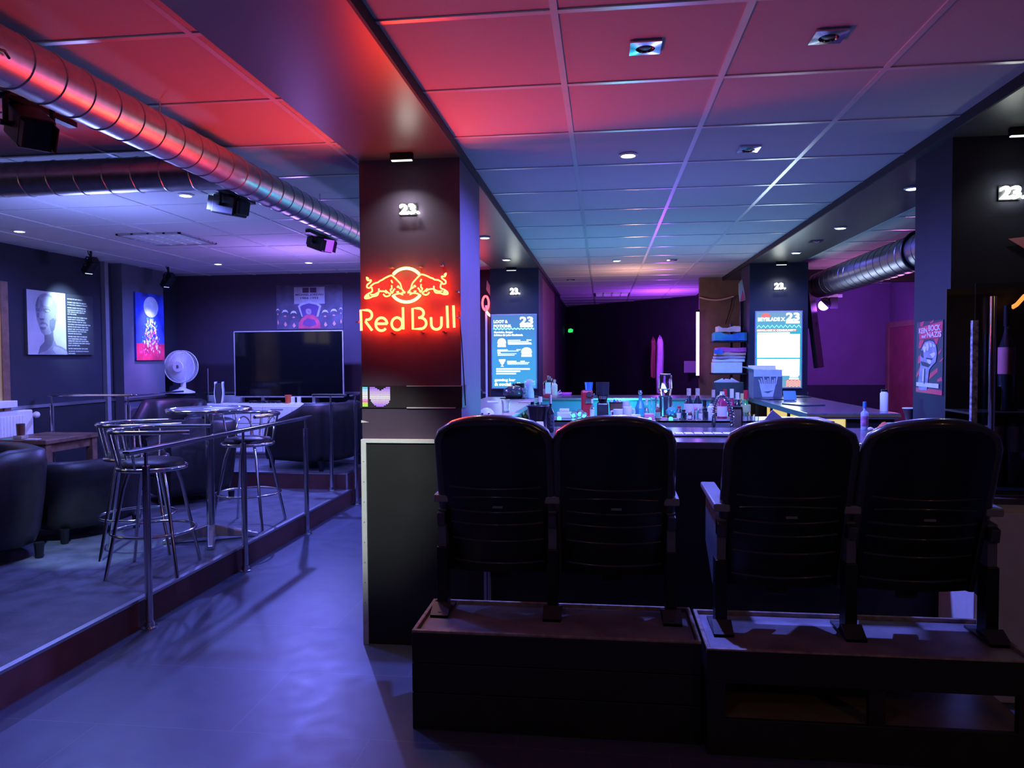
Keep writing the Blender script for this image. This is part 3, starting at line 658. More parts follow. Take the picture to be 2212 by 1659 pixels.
# ================================================================== railings
def post(mb, x, y, z0, z1, r=0.021):
    mb.cyl((x, y, z0 + 0.01), (x, y, z1 - 0.085), r, n=16).cyl((x, y, z1 - 0.085), (x, y, z1), r*0.45, n=12)
def flange(x, y, z): return MB().lathe([(0.045, 0), (0.045, 0.008), (0.028, 0.012), (0.026, 0.04), (0, 0.04)], 24, (x, y, z))
rl = thing('railing', 'long steel railing with three posts beside the lower stage', 'railing', (0, 0, 0))
RXX = -2.62
ya, yb = on_x(272, 976, RXX).y, on_x(671, 903, RXX).y
MB().box(RXX - 0.022, RXX + 0.022, ya, yb, 1.035, 1.052).box(RXX - 0.012, RXX + 0.012, ya + 0.01, yb - 0.01, 1.024, 1.035).obj('handrail', M_chrome, rl, bevel=0.004)
for y_ in (3.965, 5.13, 6.275):
    mb = MB(); post(mb, RXX, y_, 0, 1.03); pst = mb.obj('post', M_chrome, rl, 40)
    flange(RXX, y_, 0).obj('base_flange', M_chrome, pst, 40)
r2 = thing('railing', 'steel railing at the right corner of the upper stage with two posts', 'railing', (0, 0, 0))
p = on_z(717, 1060, PF); a, b = on_y(675, 853, p.y), on_y(748, 853, p.y); zt = a.z
MB().box(a.x, b.x, p.y - 0.025, p.y + 0.025, zt - 0.018, zt + 0.010).box(-2.645, -2.605, p.y, 9.1, zt - 0.018, zt).obj('handrail', M_chrome, r2, bevel=0.006)
for (x_, y_, z_) in ((p.x, p.y, PF), (-2.625, 7.62, 0.0)):
    mb = MB(); post(mb, x_, y_, z_, zt - 0.015); pst = mb.obj('post', M_chrome, r2, 40); flange(x_, y_, z_).obj('base_flange', M_chrome, pst, 40)
r3 = thing('railing', 'steel railing with two posts in front of the portrait wall', 'railing', (0, 0, 0))
a, b = on_y(99, 854, 6.72), on_y(287, 854, 6.72); zt = a.z
MB().box(a.x, b.x, 6.70, 6.745, zt - 0.01, zt + 0.012).box(b.x - 0.02, b.x + 0.02, 6.745, 7.58, zt - 0.01, zt + 0.01).obj('handrail', M_chrome, r3, bevel=0.006)
for u in (112, 277):
    x_ = on_y(u, 900, 6.72).x
    mb = MB(); post(mb, x_, 6.72, PF, zt - 0.01); pst = mb.obj('post', M_chrome, r3, 40); flange(x_, 6.72, PF).obj('base_flange', M_chrome, pst, 40)

# ================================================================== bar stools and bar table
def stool(label, x, y, rz, loops=False):
    t = thing('bar_stool', label, 'bar stool', (x, y, PF), rz, 'chrome bar stools around the high table')
    SH = 0.705
    MB().lathe([(0.0, SH - 0.03), (0.185, SH - 0.03), (0.195, SH - 0.005), (0.18, SH + 0.025), (0.10, SH + 0.04), (0, SH + 0.043)], 32).obj('seat', M_leather, t, 60)
    MB().ring((0, 0, SH - 0.02), 0.205, 0.014, 40, 8).obj('seat_ring', M_chrome, t, 60)
    for k in range(4):
        a = PI/4 + k*PI/2
        MB().tube([(0.15*math.cos(a), 0.15*math.sin(a), SH - 0.03), (0.19*math.cos(a), 0.19*math.sin(a), SH - 0.14), (0.31*math.cos(a), 0.31*math.sin(a), 0.0)], 0.012, 10).obj('leg', M_chrome, t, 60)
    MB().ring((0, 0, 0.27), 0.255, 0.010, 44, 8).obj('foot_ring', M_chrome, t, 60)
    R0, HB = 0.25, SH + 0.225
    pts = [(R0*1.25, -R0*0.86, HB), (R0*0.6, -R0*0.97, HB)] + [(R0*math.cos(a), R0*math.sin(a), HB) for a in [(-100 - 160*i/20)*PI/180 for i in range(21)]] + [(R0*0.6, R0*0.97, HB), (R0*1.25, R0*0.86, HB)]
    MB().tube(pts, 0.014, 10).obj('back_rail', M_chrome, t, 60)
    for a in (100, 130, 160, 180, 200, 230, 260):
        c, s = math.cos(a*PI/180), math.sin(a*PI/180)
        MB().tube([(0.20*c, 0.20*s, SH - 0.01), (0.225*c, 0.225*s, SH + 0.1), (R0*c, R0*s, HB)], 0.0085, 8).obj('spindle', M_chrome, t, 60)
    if loops:
        for a in (145, 215):
            pts = []
            for i in range(13):
                f = i/12; b_ = (a - 22 + 44*f)*PI/180; z = SH + 0.19*math.sin(f*PI)**0.6; r = 0.2 + 0.035*math.sin(f*PI)
                pts.append((r*math.cos(b_), r*math.sin(b_), z))
            MB().tube(pts, 0.006, 6).obj('loop', M_chrome, t, 60)
    return t
stool('chrome bar stool nearest the front railing post, black seat', -2.945, 4.53, math.radians(12))
stool('chrome bar stool just behind and left of the nearest stool', -3.36, 4.98, math.radians(28))
stool('chrome bar stool with looped back on the far side of the high table', -2.96, 5.88, math.radians(-90), True)
bt = thing('bar_table', 'high round table with a metal rim and a splayed star base', 'table', (-3.0, 5.34, PF))
TZ = on_y(445, 884, 5.34).z - PF
MB().lathe([(0, TZ - 0.012), (0.295, TZ - 0.012), (0.295, TZ + 0.004), (0, TZ + 0.004)], 48).obj('tabletop', mat('table_grey', (0.25, 0.25, 0.28), 0.25, var=0.1), bt, 40)
MB().ring((0, 0, TZ - 0.003), 0.298, 0.015, 56, 8).obj('rim', M_chrome, bt, 60)
MB().cyl((0, 0, 0.07), (0, 0, TZ - 0.012), 0.031, n=24).obj('pole', M_chrome, bt, 40)
MB().lathe([(0.12, TZ - 0.03), (0.12, TZ - 0.012), (0.03, TZ - 0.012)], 24).obj('top_plate', M_mblack, bt, 40)
for k in range(4):
    a = math.radians(-62 + 90*k); c, s = math.cos(a), math.sin(a); n = Vector((-s, c, 0))
    P = lambda r, w, z: Vector((r*c, r*s, z)) + n*w
    mb = MB(); V = [[mb.bm.verts.new(P(r, w, z)) for r, w, z in ((r_, -w_, zb), (r_, w_, zb), (r_, w_*0.7, zt_), (r_, -w_*0.7, zt_))] for r_, w_, zb, zt_ in ((0.0, 0.035, 0.03, 0.13), (0.06, 0.035, 0.03, 0.11), (0.34, 0.024, 0.0, 0.03))]
    for A, B in zip(V, V[1:]):
        for j in range(4): mb.bm.faces.new((A[j], A[(j + 1) % 4], B[(j + 1) % 4], B[j]))
    mb.bm.faces.new(V[-1]); mb.bm.faces.new(V[0][::-1]); mb.obj('foot', M_steel, bt, bevel=0.005)
q = on_z(494, 878, TZ + PF)
tag(MB().prism([(-3.02, 5.30, TZ + PF + 0.003), (-2.86, 5.28, TZ + PF + 0.003), (-2.84, 5.44, TZ + PF + 0.003), (-3.0, 5.46, TZ + PF + 0.003)], (0, 0, 0.006)).obj('menu_card', M_paper), 'white menu card lying on the high round table', 'menu card')

# ================================================================== armchairs
def armchair(label, x, y, z, rz, w=0.78, d=0.74, hb=0.74, ha=0.52, th=0.15):
    """tub chair: one padded wrap for back and arms, a cushion, a base and four feet; faces +y"""
    t = thing('armchair', label, 'armchair', (x, y, z), rz, 'dark leather tub armchairs')
    path = []; hw = w/2 - th/2
    for i in range(33):
        f = i/32*2 - 1                                     # -1 right arm front, 0 back, 1 left arm front
        a = abs(f); s = 1 if f < 0 else -1
        if a > 0.5: pth = (s*hw, -d/2 + th/2 + 0.22 + (a - 0.5)*2*(d - th - 0.24)); h = hb - (hb - ha)*((a - 0.5)*2)**0.85
        else:
            g = a/0.5*PI/2; pth = (s*hw*math.sin(g)**0.75, -d/2 + th/2 + 0.22*(1 - math.cos(g)**0.75)); h = hb
        path.append((pth, h))
    prof = []
    mb = MB(); rings = []
    for i, ((px_, py_), h) in enumerate(path):
        (ax, ay), (bx, by) = path[max(i - 1, 0)][0], path[min(i + 1, 32)][0]
        tx, ty = bx - ax, by - ay; L_ = math.hypot(tx, ty) or 1; nx, ny = -ty/L_, tx/L_
        sec = []
        for k in range(12):
            g = 2*PI*k/12; ox = math.copysign(abs(math.cos(g))**0.55, math.cos(g))*th/2; oz = math.copysign(abs(math.sin(g))**0.55, math.sin(g))
            zz = 0.09 + (h - 0.09)*(oz + 1)/2; lean = (zz - 0.3)*0.10
            sec.append(mb.bm.verts.new((px_ - nx*(ox) + (px_/hw)*lean*0.5, py_ - ny*(ox) - (lean if abs(px_) < hw*0.95 else lean*0.3), zz)))
        rings.append(sec)
    for A, B in zip(rings, rings[1:]):
        for k in range(12): mb.bm.faces.new((A[k], A[(k + 1) % 12], B[(k + 1) % 12], B[k]))
    mb.bm.faces.new(rings[0]); mb.bm.faces.new(rings[-1][::-1])
    mb.obj('back_and_arms', M_leather, t, 60)
    MB().box(-hw + th/2 - 0.02, hw - th/2 + 0.02, -d/2 + th*0.7, d/2 - 0.01, 0.10, 0.29).obj('seat_base', M_leather, t, bevel=0.03)
    MB().box(-hw + th/2, hw - th/2, -d/2 + th, d/2 + 0.015, 0.29, 0.43).obj('cushion', M_leather, t, bevel=0.045)
    for sx in (-1, 1):
        for sy in (-1, 1):
            MB().cyl((sx*(w/2 - 0.1), sy*(d/2 - 0.1), 0), (sx*(w/2 - 0.1), sy*(d/2 - 0.1), 0.11), 0.025, 0.035, 10).obj('foot', M_mblack, t)
    return t
armchair('dark leather armchair at the left edge, nearest the camera', -4.42, 4.62, PF, math.radians(150), 0.92, 0.86, 0.78, 0.68, 0.17)
armchair('low dark armchair with a sloping arm between the wooden table and the stools', -4.24, 5.50, PF, math.radians(70), 0.80, 0.82, 0.62, 0.44)
armchair('dark armchair behind the two nearest stools', -4.12, 6.93, PF, math.radians(140), 0.82, 0.80, 0.80, 0.60)
armchair('large dark armchair on the upper stage in front of the sideboard, behind the corner posts', -3.27, 8.12, PF2, math.radians(70), 0.84, 0.92, 0.74, 0.50)
armchair('brown armchair on the upper stage under the moonlit canvas', -4.98, 8.02, PF2, math.radians(190), 0.72, 0.68, 0.76, 0.56)

# ================================================================== wooden table on the left with things on it
wt = thing('wooden_table', 'brown wooden table at the left edge below the portrait', 'table', (-5.18, 6.28, PF)); th_ = 0.69
MB().box(-0.25, 0.33, -0.36, 0.36, th_ - 0.04, th_).obj('tabletop', M_wood, wt, bevel=0.006)
MB().box(-0.22, 0.28, -0.32, -0.29, th_ - 0.12, th_ - 0.04).box(-0.22, 0.28, 0.29, 0.32, th_ - 0.12, th_ - 0.04).box(0.26, 0.29, -0.29, 0.29, th_ - 0.12, th_ - 0.04).box(-0.22, -0.19, -0.29, 0.29, th_ - 0.12, th_ - 0.04).obj('apron', M_wood, wt)
for sx, sy in ((-0.20, -0.30), (0.275, -0.30), (-0.20, 0.30), (0.275, 0.30)): MB().box(sx - 0.035, sx + 0.035, sy - 0.035, sy + 0.035, 0, th_ - 0.04).obj('leg', M_wood, wt, bevel=0.004)
TT = PF + th_
p = Vector((-5.19, 6.04, TT))
tg = thing('tumbler', 'dark tumbler with an amber foot on the wooden table', 'glass', (p.x, p.y, TT))
MB().lathe([(0.032, 0.03), (0.036, 0.135), (0.033, 0.135), (0.030, 0.035), (0, 0.035)], 20).obj('bowl', M_glassb, tg, 50)
MB().box(-0.042, 0.042, -0.042, 0.042, 0, 0.03).obj('base', M_kraft, tg, bevel=0.004)
p = Vector((-5.04, 6.0, TT)); tag(MB().box(p.x - 0.06, p.x + 0.06, p.y - 0.03, p.y + 0.03, TT, TT + 0.004).obj('coaster', M_paper), 'white coaster in front of the tumbler on the wooden table', 'coaster')
p = Vector((-5.24, 5.98, TT)); tag(MB().cyl((p.x - 0.02, p.y - 0.01, TT), (p.x - 0.02, p.y - 0.01, TT + 0.004), 0.045, n=24).obj('coaster', mat('green_coaster', (0.1, 0.5, 0.25), 0.6)), 'green round coaster beside the tumbler', 'coaster')
ra, rb_ = on_x(0, 920, -5.50), on_x(62, 920, -5.50)
rd2 = thing('radiator', 'white ribbed radiator on the left wall behind the wooden table', 'radiator', (-5.5, (ra.y + rb_.y)/2, 0.45)); hh = (rb_.y - ra.y)/2 + 0.15
zt = on_x(30, 887, -5.5).z - 0.45
MB().box(-0.05, 0.05, -hh - 0.1, hh - 0.15, 0, zt).obj('panel', M_white, rd2, bevel=0.012)
mb = MB()
for k in range(12): mb.box(0.05, 0.056, -hh - 0.05 + k*(2*hh - 0.2)/12, -hh - 0.02 + k*(2*hh - 0.2)/12, 0.04, zt - 0.05)
mb.obj('fin', M_white, rd2)
MB().cyl((0, hh - 0.15, zt - 0.06), (0, hh - 0.08, zt - 0.06), 0.02).sph((0, hh - 0.05, zt - 0.06), 0.033).cyl((0, hh - 0.11, -0.2), (0, hh - 0.11, zt - 0.06), 0.012).obj('valve', M_white, rd2, 40)
a, b = on_x(-20, 878, -5.46), on_x(30, 878, -5.46)
tag(MB().box(-5.55, -5.42, a.y - 0.3, b.y, 1.127, 1.19).obj('box', M_white, bevel=0.004), 'white box on the dado ledge above the left radiator', 'box')

# ================================================================== podiums with cinema seats
PZ = 0.42
def podium(label, x0, x1, y0, y1, shelf):
    t = thing('podium', label, 'podium', ((x0 + x1)/2, y0, 0)); hw = (x1 - x0)/2; d = y1 - y0
    if not shelf:
        for k, (a, b) in enumerate(((0.0, 0.155), (0.158, 0.28), (0.283, PZ - 0.012))):
            MB().box(-hw, hw, 0, 0.022, a, b).obj('front_board', M_podium, t, bevel=0.003)
        MB().box(-hw, -hw + 0.02, 0.022, d, 0, PZ - 0.012).box(hw - 0.02, hw, 0.022, d, 0, PZ - 0.012).obj('side_board', M_podium, t)
    else:
        MB().box(-hw, hw, 0, 0.022, 0.0, 0.145).obj('front_board', M_podium, t, bevel=0.003)
        MB().box(-hw, hw, 0, 0.022, 0.285, PZ - 0.004).obj('front_board', M_podium, t, bevel=0.003)
        for a, b in ((-hw, -hw + 0.07), (0.0, 0.06), (hw - 0.07, hw)): MB().box(a, b, 0, 0.03, 0.145, 0.285).obj('post', M_podium, t)
        MB().box(-hw, hw, 0.022, d, 0.125, 0.145).obj('shelf_board', mat('shelf_ply', (0.22, 0.15, 0.09), 0.3, var=0.2), t)
        MB().box(-hw, -hw + 0.02, 0.03, d, 0, PZ - 0.012).obj('side_board', M_podium, t)
        MB().box(-hw, hw*0.55, d - 0.02, d, 0.145, 0.40).obj('back_board', mat('back_ply', (0.20, 0.14, 0.08), 0.5, var=0.15), t)
    MB().box(-hw + 0.015, hw - 0.015, 0.018, d - 0.005, PZ - 0.05, PZ - 0.018).obj('tray', M_tray, t)
    rm = MB().box(-hw, hw, 0, 0.018, PZ - 0.012, PZ).box(-hw, hw, d - 0.016, d, PZ - 0.05, PZ)
    rm.box(-hw, -hw + 0.016, 0.018, d - 0.016, PZ - 0.03, PZ).box(hw - 0.016, hw, 0.018, d - 0.016, PZ - 0.03, PZ)
    rm.obj('rim', M_edge, t, bevel=0.003)
    return t
podium('low dark wooden podium of stacked boards under the left pair of cinema seats', -0.797, 0.387, 2.985, 3.395, False)
podium('low dark wooden podium with open shelf under the right pair of cinema seats', 0.399, 1.60, 2.915, 3.375, True)
TRAYZ = PZ - 0.018

def cinema_seat(label, x, y, right_arm, left_arm=True, pitch=0.52):
    t = thing('cinema_seat', label, 'cinema seat', (x, y, TRAYZ), 0, 'black cinema seats seen from behind')
    HB, Z0 = 0.882, 0.17
    def half(v):
        if v > 0.87: return 0.240 - 0.075*(1 - math.sqrt(max(0, 1 - ((v - 0.87)/0.13)**2)))
        return 0.244 - 0.004*v/0.87
    def rear(s, v, off=0.0):
        w = half(v); bow = 0.026*(1 - s*s)*max(0, (v - 0.7)/0.3)
        return Vector((s*(w - off), 0.09 - 0.235*v - 0.045*(1 - s*s) + off*0.4, Z0 + (HB - 0.022 - Z0)*v + bow - (off if v > 0.9 else 0)))
    g = MB()
    V = g.grid(lambda u, v: rear(u*2 - 1, v), 15, 22)
    F = g.grid(lambda u, v: rear(u*2 - 1, v) + Vector((0, 0.035, 0)), 15, 22)
    for j in range(21):
        for i in (0, 14): g.bm.faces.new((V[j][i], V[j + 1][i], F[j + 1][i], F[j][i]))
    for i in range(14):
        for j in (0, 21): g.bm.faces.new((V[j][i], V[j][i + 1], F[j][i + 1], F[j][i]))
    sh = g.obj('back_shell', M_plast, t, 50)
    edge = [rear(-1, v/20) for v in range(0, 21)] + [rear(-1 + 2*i/14, 1.0) for i in range(1, 14)] + [rear(1, v/20) for v in range(20, -1, -1)]
    MB().tube([p + Vector((0, 0.022, 0)) for p in edge], 0.026, 10).obj('rim', M_plastg, t, 60)
    rb_ = MB()
    for zr in (0.585, 0.475, 0.415, 0.335, 0.225):
        v = (zr - Z0)/(HB - 0.022 - Z0); rb_.tube([rear(-0.86 + 1.72*i/20, v - 0.012*(1 - (-1 + i/10)**2)) + Vector((0, -0.001, 0)) for i in range(21)], 0.0045, 6)
    v = (0.53 - Z0)/(HB - 0.022 - Z0); rb_.tube([rear(-0.8 + 1.6*i/20, v + 0.014*(1 - (-1 + i/10)**2)) + Vector((0, -0.001, 0)) for i in range(21)], 0.004, 6)
    rb_.obj('rib', M_plastg, t, 60)
    p = rear(0.04, (0.505 - Z0)/(HB - Z0)); MB().box(p.x - 0.02, p.x + 0.025, p.y - 0.006, p.y + 0.01, p.z - 0.006, p.z + 0.004).obj('latch', M_grey, t)
    c = MB()
    A = c.grid(lambda u, v: rear((u*2 - 1)*0.93, 0.1 + 0.86*v) + Vector((0, 0.035, 0)), 9, 12)
    B = c.grid(lambda u, v: rear((u*2 - 1)*0.88, 0.12 + 0.83*v) + Vector((0, 0.035 + 0.06*(1 - abs(u*2 - 1)**4), 0)), 9, 12)
    for j in range(11):
        for i in (0, 8): c.bm.faces.new((A[j][i], A[j + 1][i], B[j + 1][i], B[j][i]))
    for i in range(8):
        for j in (0, 11): c.bm.faces.new((A[j][i], A[j][i + 1], B[j][i + 1], B[j][i]))
    c.obj('back_cushion', M_fabric, t, 60)
    MB().box(-0.22, 0.22, 0.12, 0.18, 0.24, 0.62).obj('folded_seat', M_fabric, t, bevel=0.03)
    MB().box(-0.05, 0.04, 0.10, 0.12, 0.12, 0.30).obj('seat_hinge', M_mblack, t, bevel=0.008)
    for on, s in ((left_arm, -1), (right_arm, 1)):
        if not on: continue
        xx = s*pitch/2
        MB().box(xx - 0.024, xx + 0.024, -0.03, 0.05, 0.0, 0.30).obj('leg', M_mblack, t, bevel=0.004)
        MB().prism([(xx - 0.018, -0.02, 0.47), (xx - 0.018, 0.33, 0.50), (xx - 0.018, 0.33, 0.30), (xx - 0.018, 0.12, 0.17), (xx - 0.018, -0.02, 0.14)], (0.036, 0, 0)).obj('side_panel', mat('seat_side', (0.12, 0.12, 0.16), 0.6), t)
        MB().prism([(xx - 0.033, -0.04, 0.505), (xx - 0.033, 0.40, 0.535), (xx - 0.033, 0.40, 0.56), (xx - 0.033, -0.04, 0.54)], (0.066, 0, 0)).obj('armrest', mat('armrest_plastic', (0.22, 0.21, 0.24), 0.4), t, bevel=0.006)
        MB().prism([(xx - 0.018, -0.05, 0.455), (xx - 0.018, 0.02, 0.475), (xx - 0.018, 0.02, 0.40), (xx - 0.018, -0.04, 0.40)], (0.036, 0, 0)).obj('arm_bracket', M_plastg, t, bevel=0.004)
        MB().prism([(xx - 0.04, -0.10, 0.012), (xx + 0.04, -0.10, 0.012), (xx + 0.04, -0.03, 0.05), (xx - 0.04, -0.03, 0.05)], (0, 0, -0.012)).box(xx - 0.04, xx + 0.04, -0.10, 0.12, 0, 0.012).cyl((xx, -0.075, 0.01), (xx, -0.075, 0.022), 0.012).obj('foot_plate', mat('foot_iron', (0.06, 0.055, 0.06), 0.5, 0.3), t)
    return t
xs = [on_z(u, 1335, TRAYZ).x for u in (948, 1193, 1458)]; y1 = on_z(948, 1318, TRAYZ).y
P1 = xs[1] - xs[0]
cinema_seat('leftmost black cinema seat, its rim lit red by the neon', (xs[0] + xs[1])/2, y1, True, pitch=P1)
cinema_seat('second black cinema seat from the left, with a bright gleam on its rim', (xs[1] + xs[2])/2, y1, True, False, pitch=P1)
xs2 = [on_z(u, 1372, TRAYZ).x for u in (1562, 1837, 2125)]; y2 = on_z(1562, 1358, TRAYZ).y
P2 = xs2[1] - xs2[0]
cinema_seat('third black cinema seat from the left, with the blue-lit side panel', (xs2[0] + xs2[1])/2, y2, True, pitch=P2)
cinema_seat('rightmost black cinema seat, with warm gleams on its ribs', (xs2[1] + xs2[2])/2, y2, True, False, pitch=xs2[2] - xs2[1])

# ================================================================== white cabinet with glass display case beside the right column
wc = thing('white_cabinet', 'white cabinet at the right edge behind the rightmost cinema seat', 'cabinet', (2.06, 3.70, 0))
MB().box(-0.42, 0.5, -0.20, 0.15, 0, 0.90).obj('body', M_white, wc, bevel=0.006)
MB().box(-0.40, 0.04, -0.216, -0.20, 0.05, 0.86).obj('door', M_white, wc, bevel=0.004)
MB().box(0.05, 0.48, -0.216, -0.20, 0.05, 0.86).obj('door', M_white, wc, bevel=0.004)
MB().box(-0.44, 0.5, -0.23, 0.15, 0.90, 0.925).obj('worktop', M_darkwood, wc, bevel=0.004)
dc = thing('display_case', 'tall dark glass display case standing on the white cabinet', 'display case', (2.06, 3.72, 0.925))
za, zb = 0.0, on_y(2105, 692, 3.55).z - 0.925
xa = on_y(2105, 800, 3.55).x - 2.06; xb = on_y(2143, 800, 3.52).x - 2.06
MB().box(xa - 0.012, xa + 0.012, -0.175, -0.155, za, zb).obj('edge_strip', mat('speckled_strip', (0.30, 0.30, 0.36), 0.6, var=0.8, scale=60), dc)
MB().cyl((xb, -0.20, 0.02), (xb, -0.20, on_y(2143, 640, 3.52).z - 0.925), 0.013).obj('handle', M_chrome, dc, 40)
MB().box(xa, 0.48, -0.16, 0.11, 0, 0.02).box(xa, 0.48, -0.15, 0.11, 0.36, 0.37).box(xa, 0.48, 0.11, 0.12, 0, 0.95).obj('shelf', M_mblack, dc)
MB().box(xa, 0.48, -0.17, -0.164, 0.02, 0.95).obj('glass_front', mat('smoked_glass', (0.75, 0.75, 0.8), 0.04, trans=1.0, var=0.0, ior=1.3), dc)
# ================================================================== signs
def sign23(label, u0, u1, v0, v1, Y, strip=True, power=3.0):
    a, b = on_y(u0, v1, Y - 0.02), on_y(u1, v0, Y - 0.02)
    t = thing('number_sign', label, 'sign', (a.x, Y - 0.012, a.z), 0, 'lit number signs on the columns')
    w, h = b.x - a.x, b.z - a.z
    text('lettering', '23.', 0, 0, w, h, 0.0, E_sign, t, 0.03, 0.018)
    MB().rect(-0.004, w*0.86, -0.004, h + 0.004, 0.006, 0.004).obj('backing', M_mblack, t)
def column_lamp(label, x, Y, w=0.11, power=2.2, z=BEAM):
    t = thing('column_lamp', label, 'lamp', (x, Y - 0.11, z), 0, 'strip lamps at the column tops')
    MB().box(-w/2, w/2, -0.018, 0.012, -0.035, 0).obj('housing', M_mblack, t, bevel=0.003)
    MB().box(-w/2 + 0.006, w/2 - 0.006, -0.012, 0.008, -0.039, -0.035).obj('diffuser', em('strip_diffuser', (0.9, 1.0, 0.92), 2.0), t)
    l = lamp('AREA', (x, Y - 0.114, z - 0.045), (0.88, 1.0, 0.92), power, name='strip_lamp'); l.data.shape = 'RECTANGLE'; l.data.size = w; l.data.size_y = 0.02; l.data.spread = math.radians(110)
    l.rotation_euler = (-0.18, 0, 0)
sign23('white lit number sign on the front left column above the neon sign', 864, 906, 440, 463, CYF)
sign23('white lit number sign on the front right column', 2161, 2216, 401, 430, CYF)
sign23('white lit number sign on the far left column above the blue menu screen', 1102, 1123, 622, 636, CYB)
sign23('white lit number sign on the far right column above the bright screen', 1673, 1697, 611, 625, CYB)
for lab, u, v, Y, pw in [('small strip lamp at the top of the front left column', 880, 347, CYF, 2.0), ('small strip lamp at the top of the front right column', 2182, 292, CYF, 0.5),
                     ('small strip lamp at the top of the far left column', 1107, 577, CYB, 1.6), ('small strip lamp at the top of the far right column', 1683, 565, CYB, 1.6)]:
    column_lamp(lab, on_y(u, v, Y).x, Y, 0.12, pw)

# neon sign: bent tubes with a ring, two charging bulls and two words
NY = CYF - 0.045
o0 = on_y(880, 640, NY)
ne = thing('neon_sign', 'glowing red neon sign with two bulls, an amber ring and two words below', 'neon sign', tuple(o0))
def nz(pts, sub=1): return [tuple(on_y(760 + x/8.296, 540 + y/8.296, NY) - o0) for x, y in pts]
def smooth(pts, n=4):
    if len(pts) < 3: return pts
    out = []
    for i in range(len(pts) - 1):
        p0, p1, p2, p3 = (Vector((*pts[max(i - 1, 0)], 0)), Vector((*pts[i], 0)), Vector((*pts[i + 1], 0)), Vector((*pts[min(i + 2, len(pts) - 1)], 0)))
        for k in range(n):
            s = k/n; q = 0.5*((2*p1) + (p2 - p0)*s + (2*p0 - 5*p1 + 4*p2 - p3)*s*s + (3*p1 - p0 - 3*p2 + p3)*s**3)
            out.append((q.x, q.y))
    out.append(pts[-1]); return out
def arc(cx, cy, rx, ry, a0, a1, n=24): return [(cx + rx*math.cos(math.radians(a0 + (a1 - a0)*i/n)), cy - ry*math.sin(math.radians(a0 + (a1 - a0)*i/n))) for i in range(n + 1)]
for a0_, a1_ in ((141, 41), (217, 325)): MB().tube(nz(arc(977, 630, 303, 303, a0_, a1_)), 0.0078, 10).obj('ring', E_neono, ne, 60)
BULL = [[(330, 655), (400, 600), (470, 580), (500, 555), (545, 535), (600, 500), (690, 460), (735, 470), (830, 560), (870, 610), (890, 680), (910, 720), (955, 765)],
        [(300, 520), (265, 490), (285, 545), (345, 540), (330, 580), (280, 620), (270, 665), (310, 680), (345, 660)],
        [(355, 665), (365, 740), (310, 775), (250, 820), (235, 865), (300, 865), (370, 835), (450, 815), (480, 760), (485, 690)],
        [(330, 800), (400, 800), (470, 760)], [(485, 742), (540, 738), (590, 745), (625, 775)],
        [(600, 722), (650, 765), (690, 790), (655, 825), (600, 830), (565, 790)], [(705, 540), (728, 592)],
        [(712, 632), (716, 690), (690, 715), (722, 775), (742, 730), (772, 692)],
        [(812, 675), (830, 645), (852, 680), (892, 695)], [(720, 832), (780, 795), (860, 780), (915, 802), (895, 765), (955, 768)], [(800, 752), (842, 750)], [(250, 840), (290, 810), (300, 850)]]
def mir(pts): return [(1954 - x, y - 0.052*((1954 - x) - x)*(0.5 + 0.5*min(1, abs(977 - x)/600))) for x, y in pts]
for nm, f in (('left_bull', lambda p: p), ('right_bull', mir)):
    mb = MB()
    for k, pl in enumerate(BULL): mb.tube(nz(smooth(f(pl), 3)), 0.0041 if k != 11 else 0.006, 6)
    mb.obj('bull_outline', E_neon, ne, 60)
LET = {'R': [[(172, 1445), (160, 1080), (275, 1078)] + arc(275, 1165, 85, 87, 90, -75, 10) + [(262, 1250), (248, 1285), (362, 1440)]],
       'e': [[(435, 1322), (632, 1322)] + arc(530, 1330, 102, 116, 4, 318, 24)],
       'd': [arc(810, 1322, 96, 110, 0, 360, 28), [(915, 1028), (922, 1422)]],
       'B': [[(1195, 1216), (1225, 1210)] + arc(1235, 1313, 98, 98, 90, -88, 12) + [(1094, 1415), (1088, 1048), (1190, 1045)] + arc(1190, 1130, 98, 85, 88, -70, 10)],
       'u': [[(1420, 1205), (1424, 1330)] + arc(1515, 1335, 91, 88, 180, 360, 16) + [(1606, 1195)]], 'l': [[(1705, 1000), (1720, 1395)]], 'L': [[(1820, 995), (1834, 1390)]]}
for ch, pls in LET.items():
    mb = MB()
    for pl in pls: mb.tube(nz(pl), 0.0068, 8, closed=False)
    mb.obj('letter', E_neon, ne, 60)
mb = MB()
for x, y in ((690, 310), (1215, 290), (1600, 270), (1880, 750), (90, 1290), (720, 1490), (1240, 1470), (1640, 1465), (1890, 1215)):
    q = Vector(nz([(x, y)])[0]); mb.box(q.x - 0.008, q.x + 0.008, q.y, q.y + 0.045, q.z - 0.003, q.z + 0.003)
mb.obj('bracket', M_grey, ne)
q = Vector(nz([(1900, 1100)])[0]); MB().tube([q + Vector((0, 0.02, 0)), q + Vector((0.012, 0.035, -0.15)), q + Vector((0.02, 0.04, -0.32)), q + Vector((0.03, 0.035, -0.5))], 0.003, 6).obj('cable', M_mblack, ne, 60)

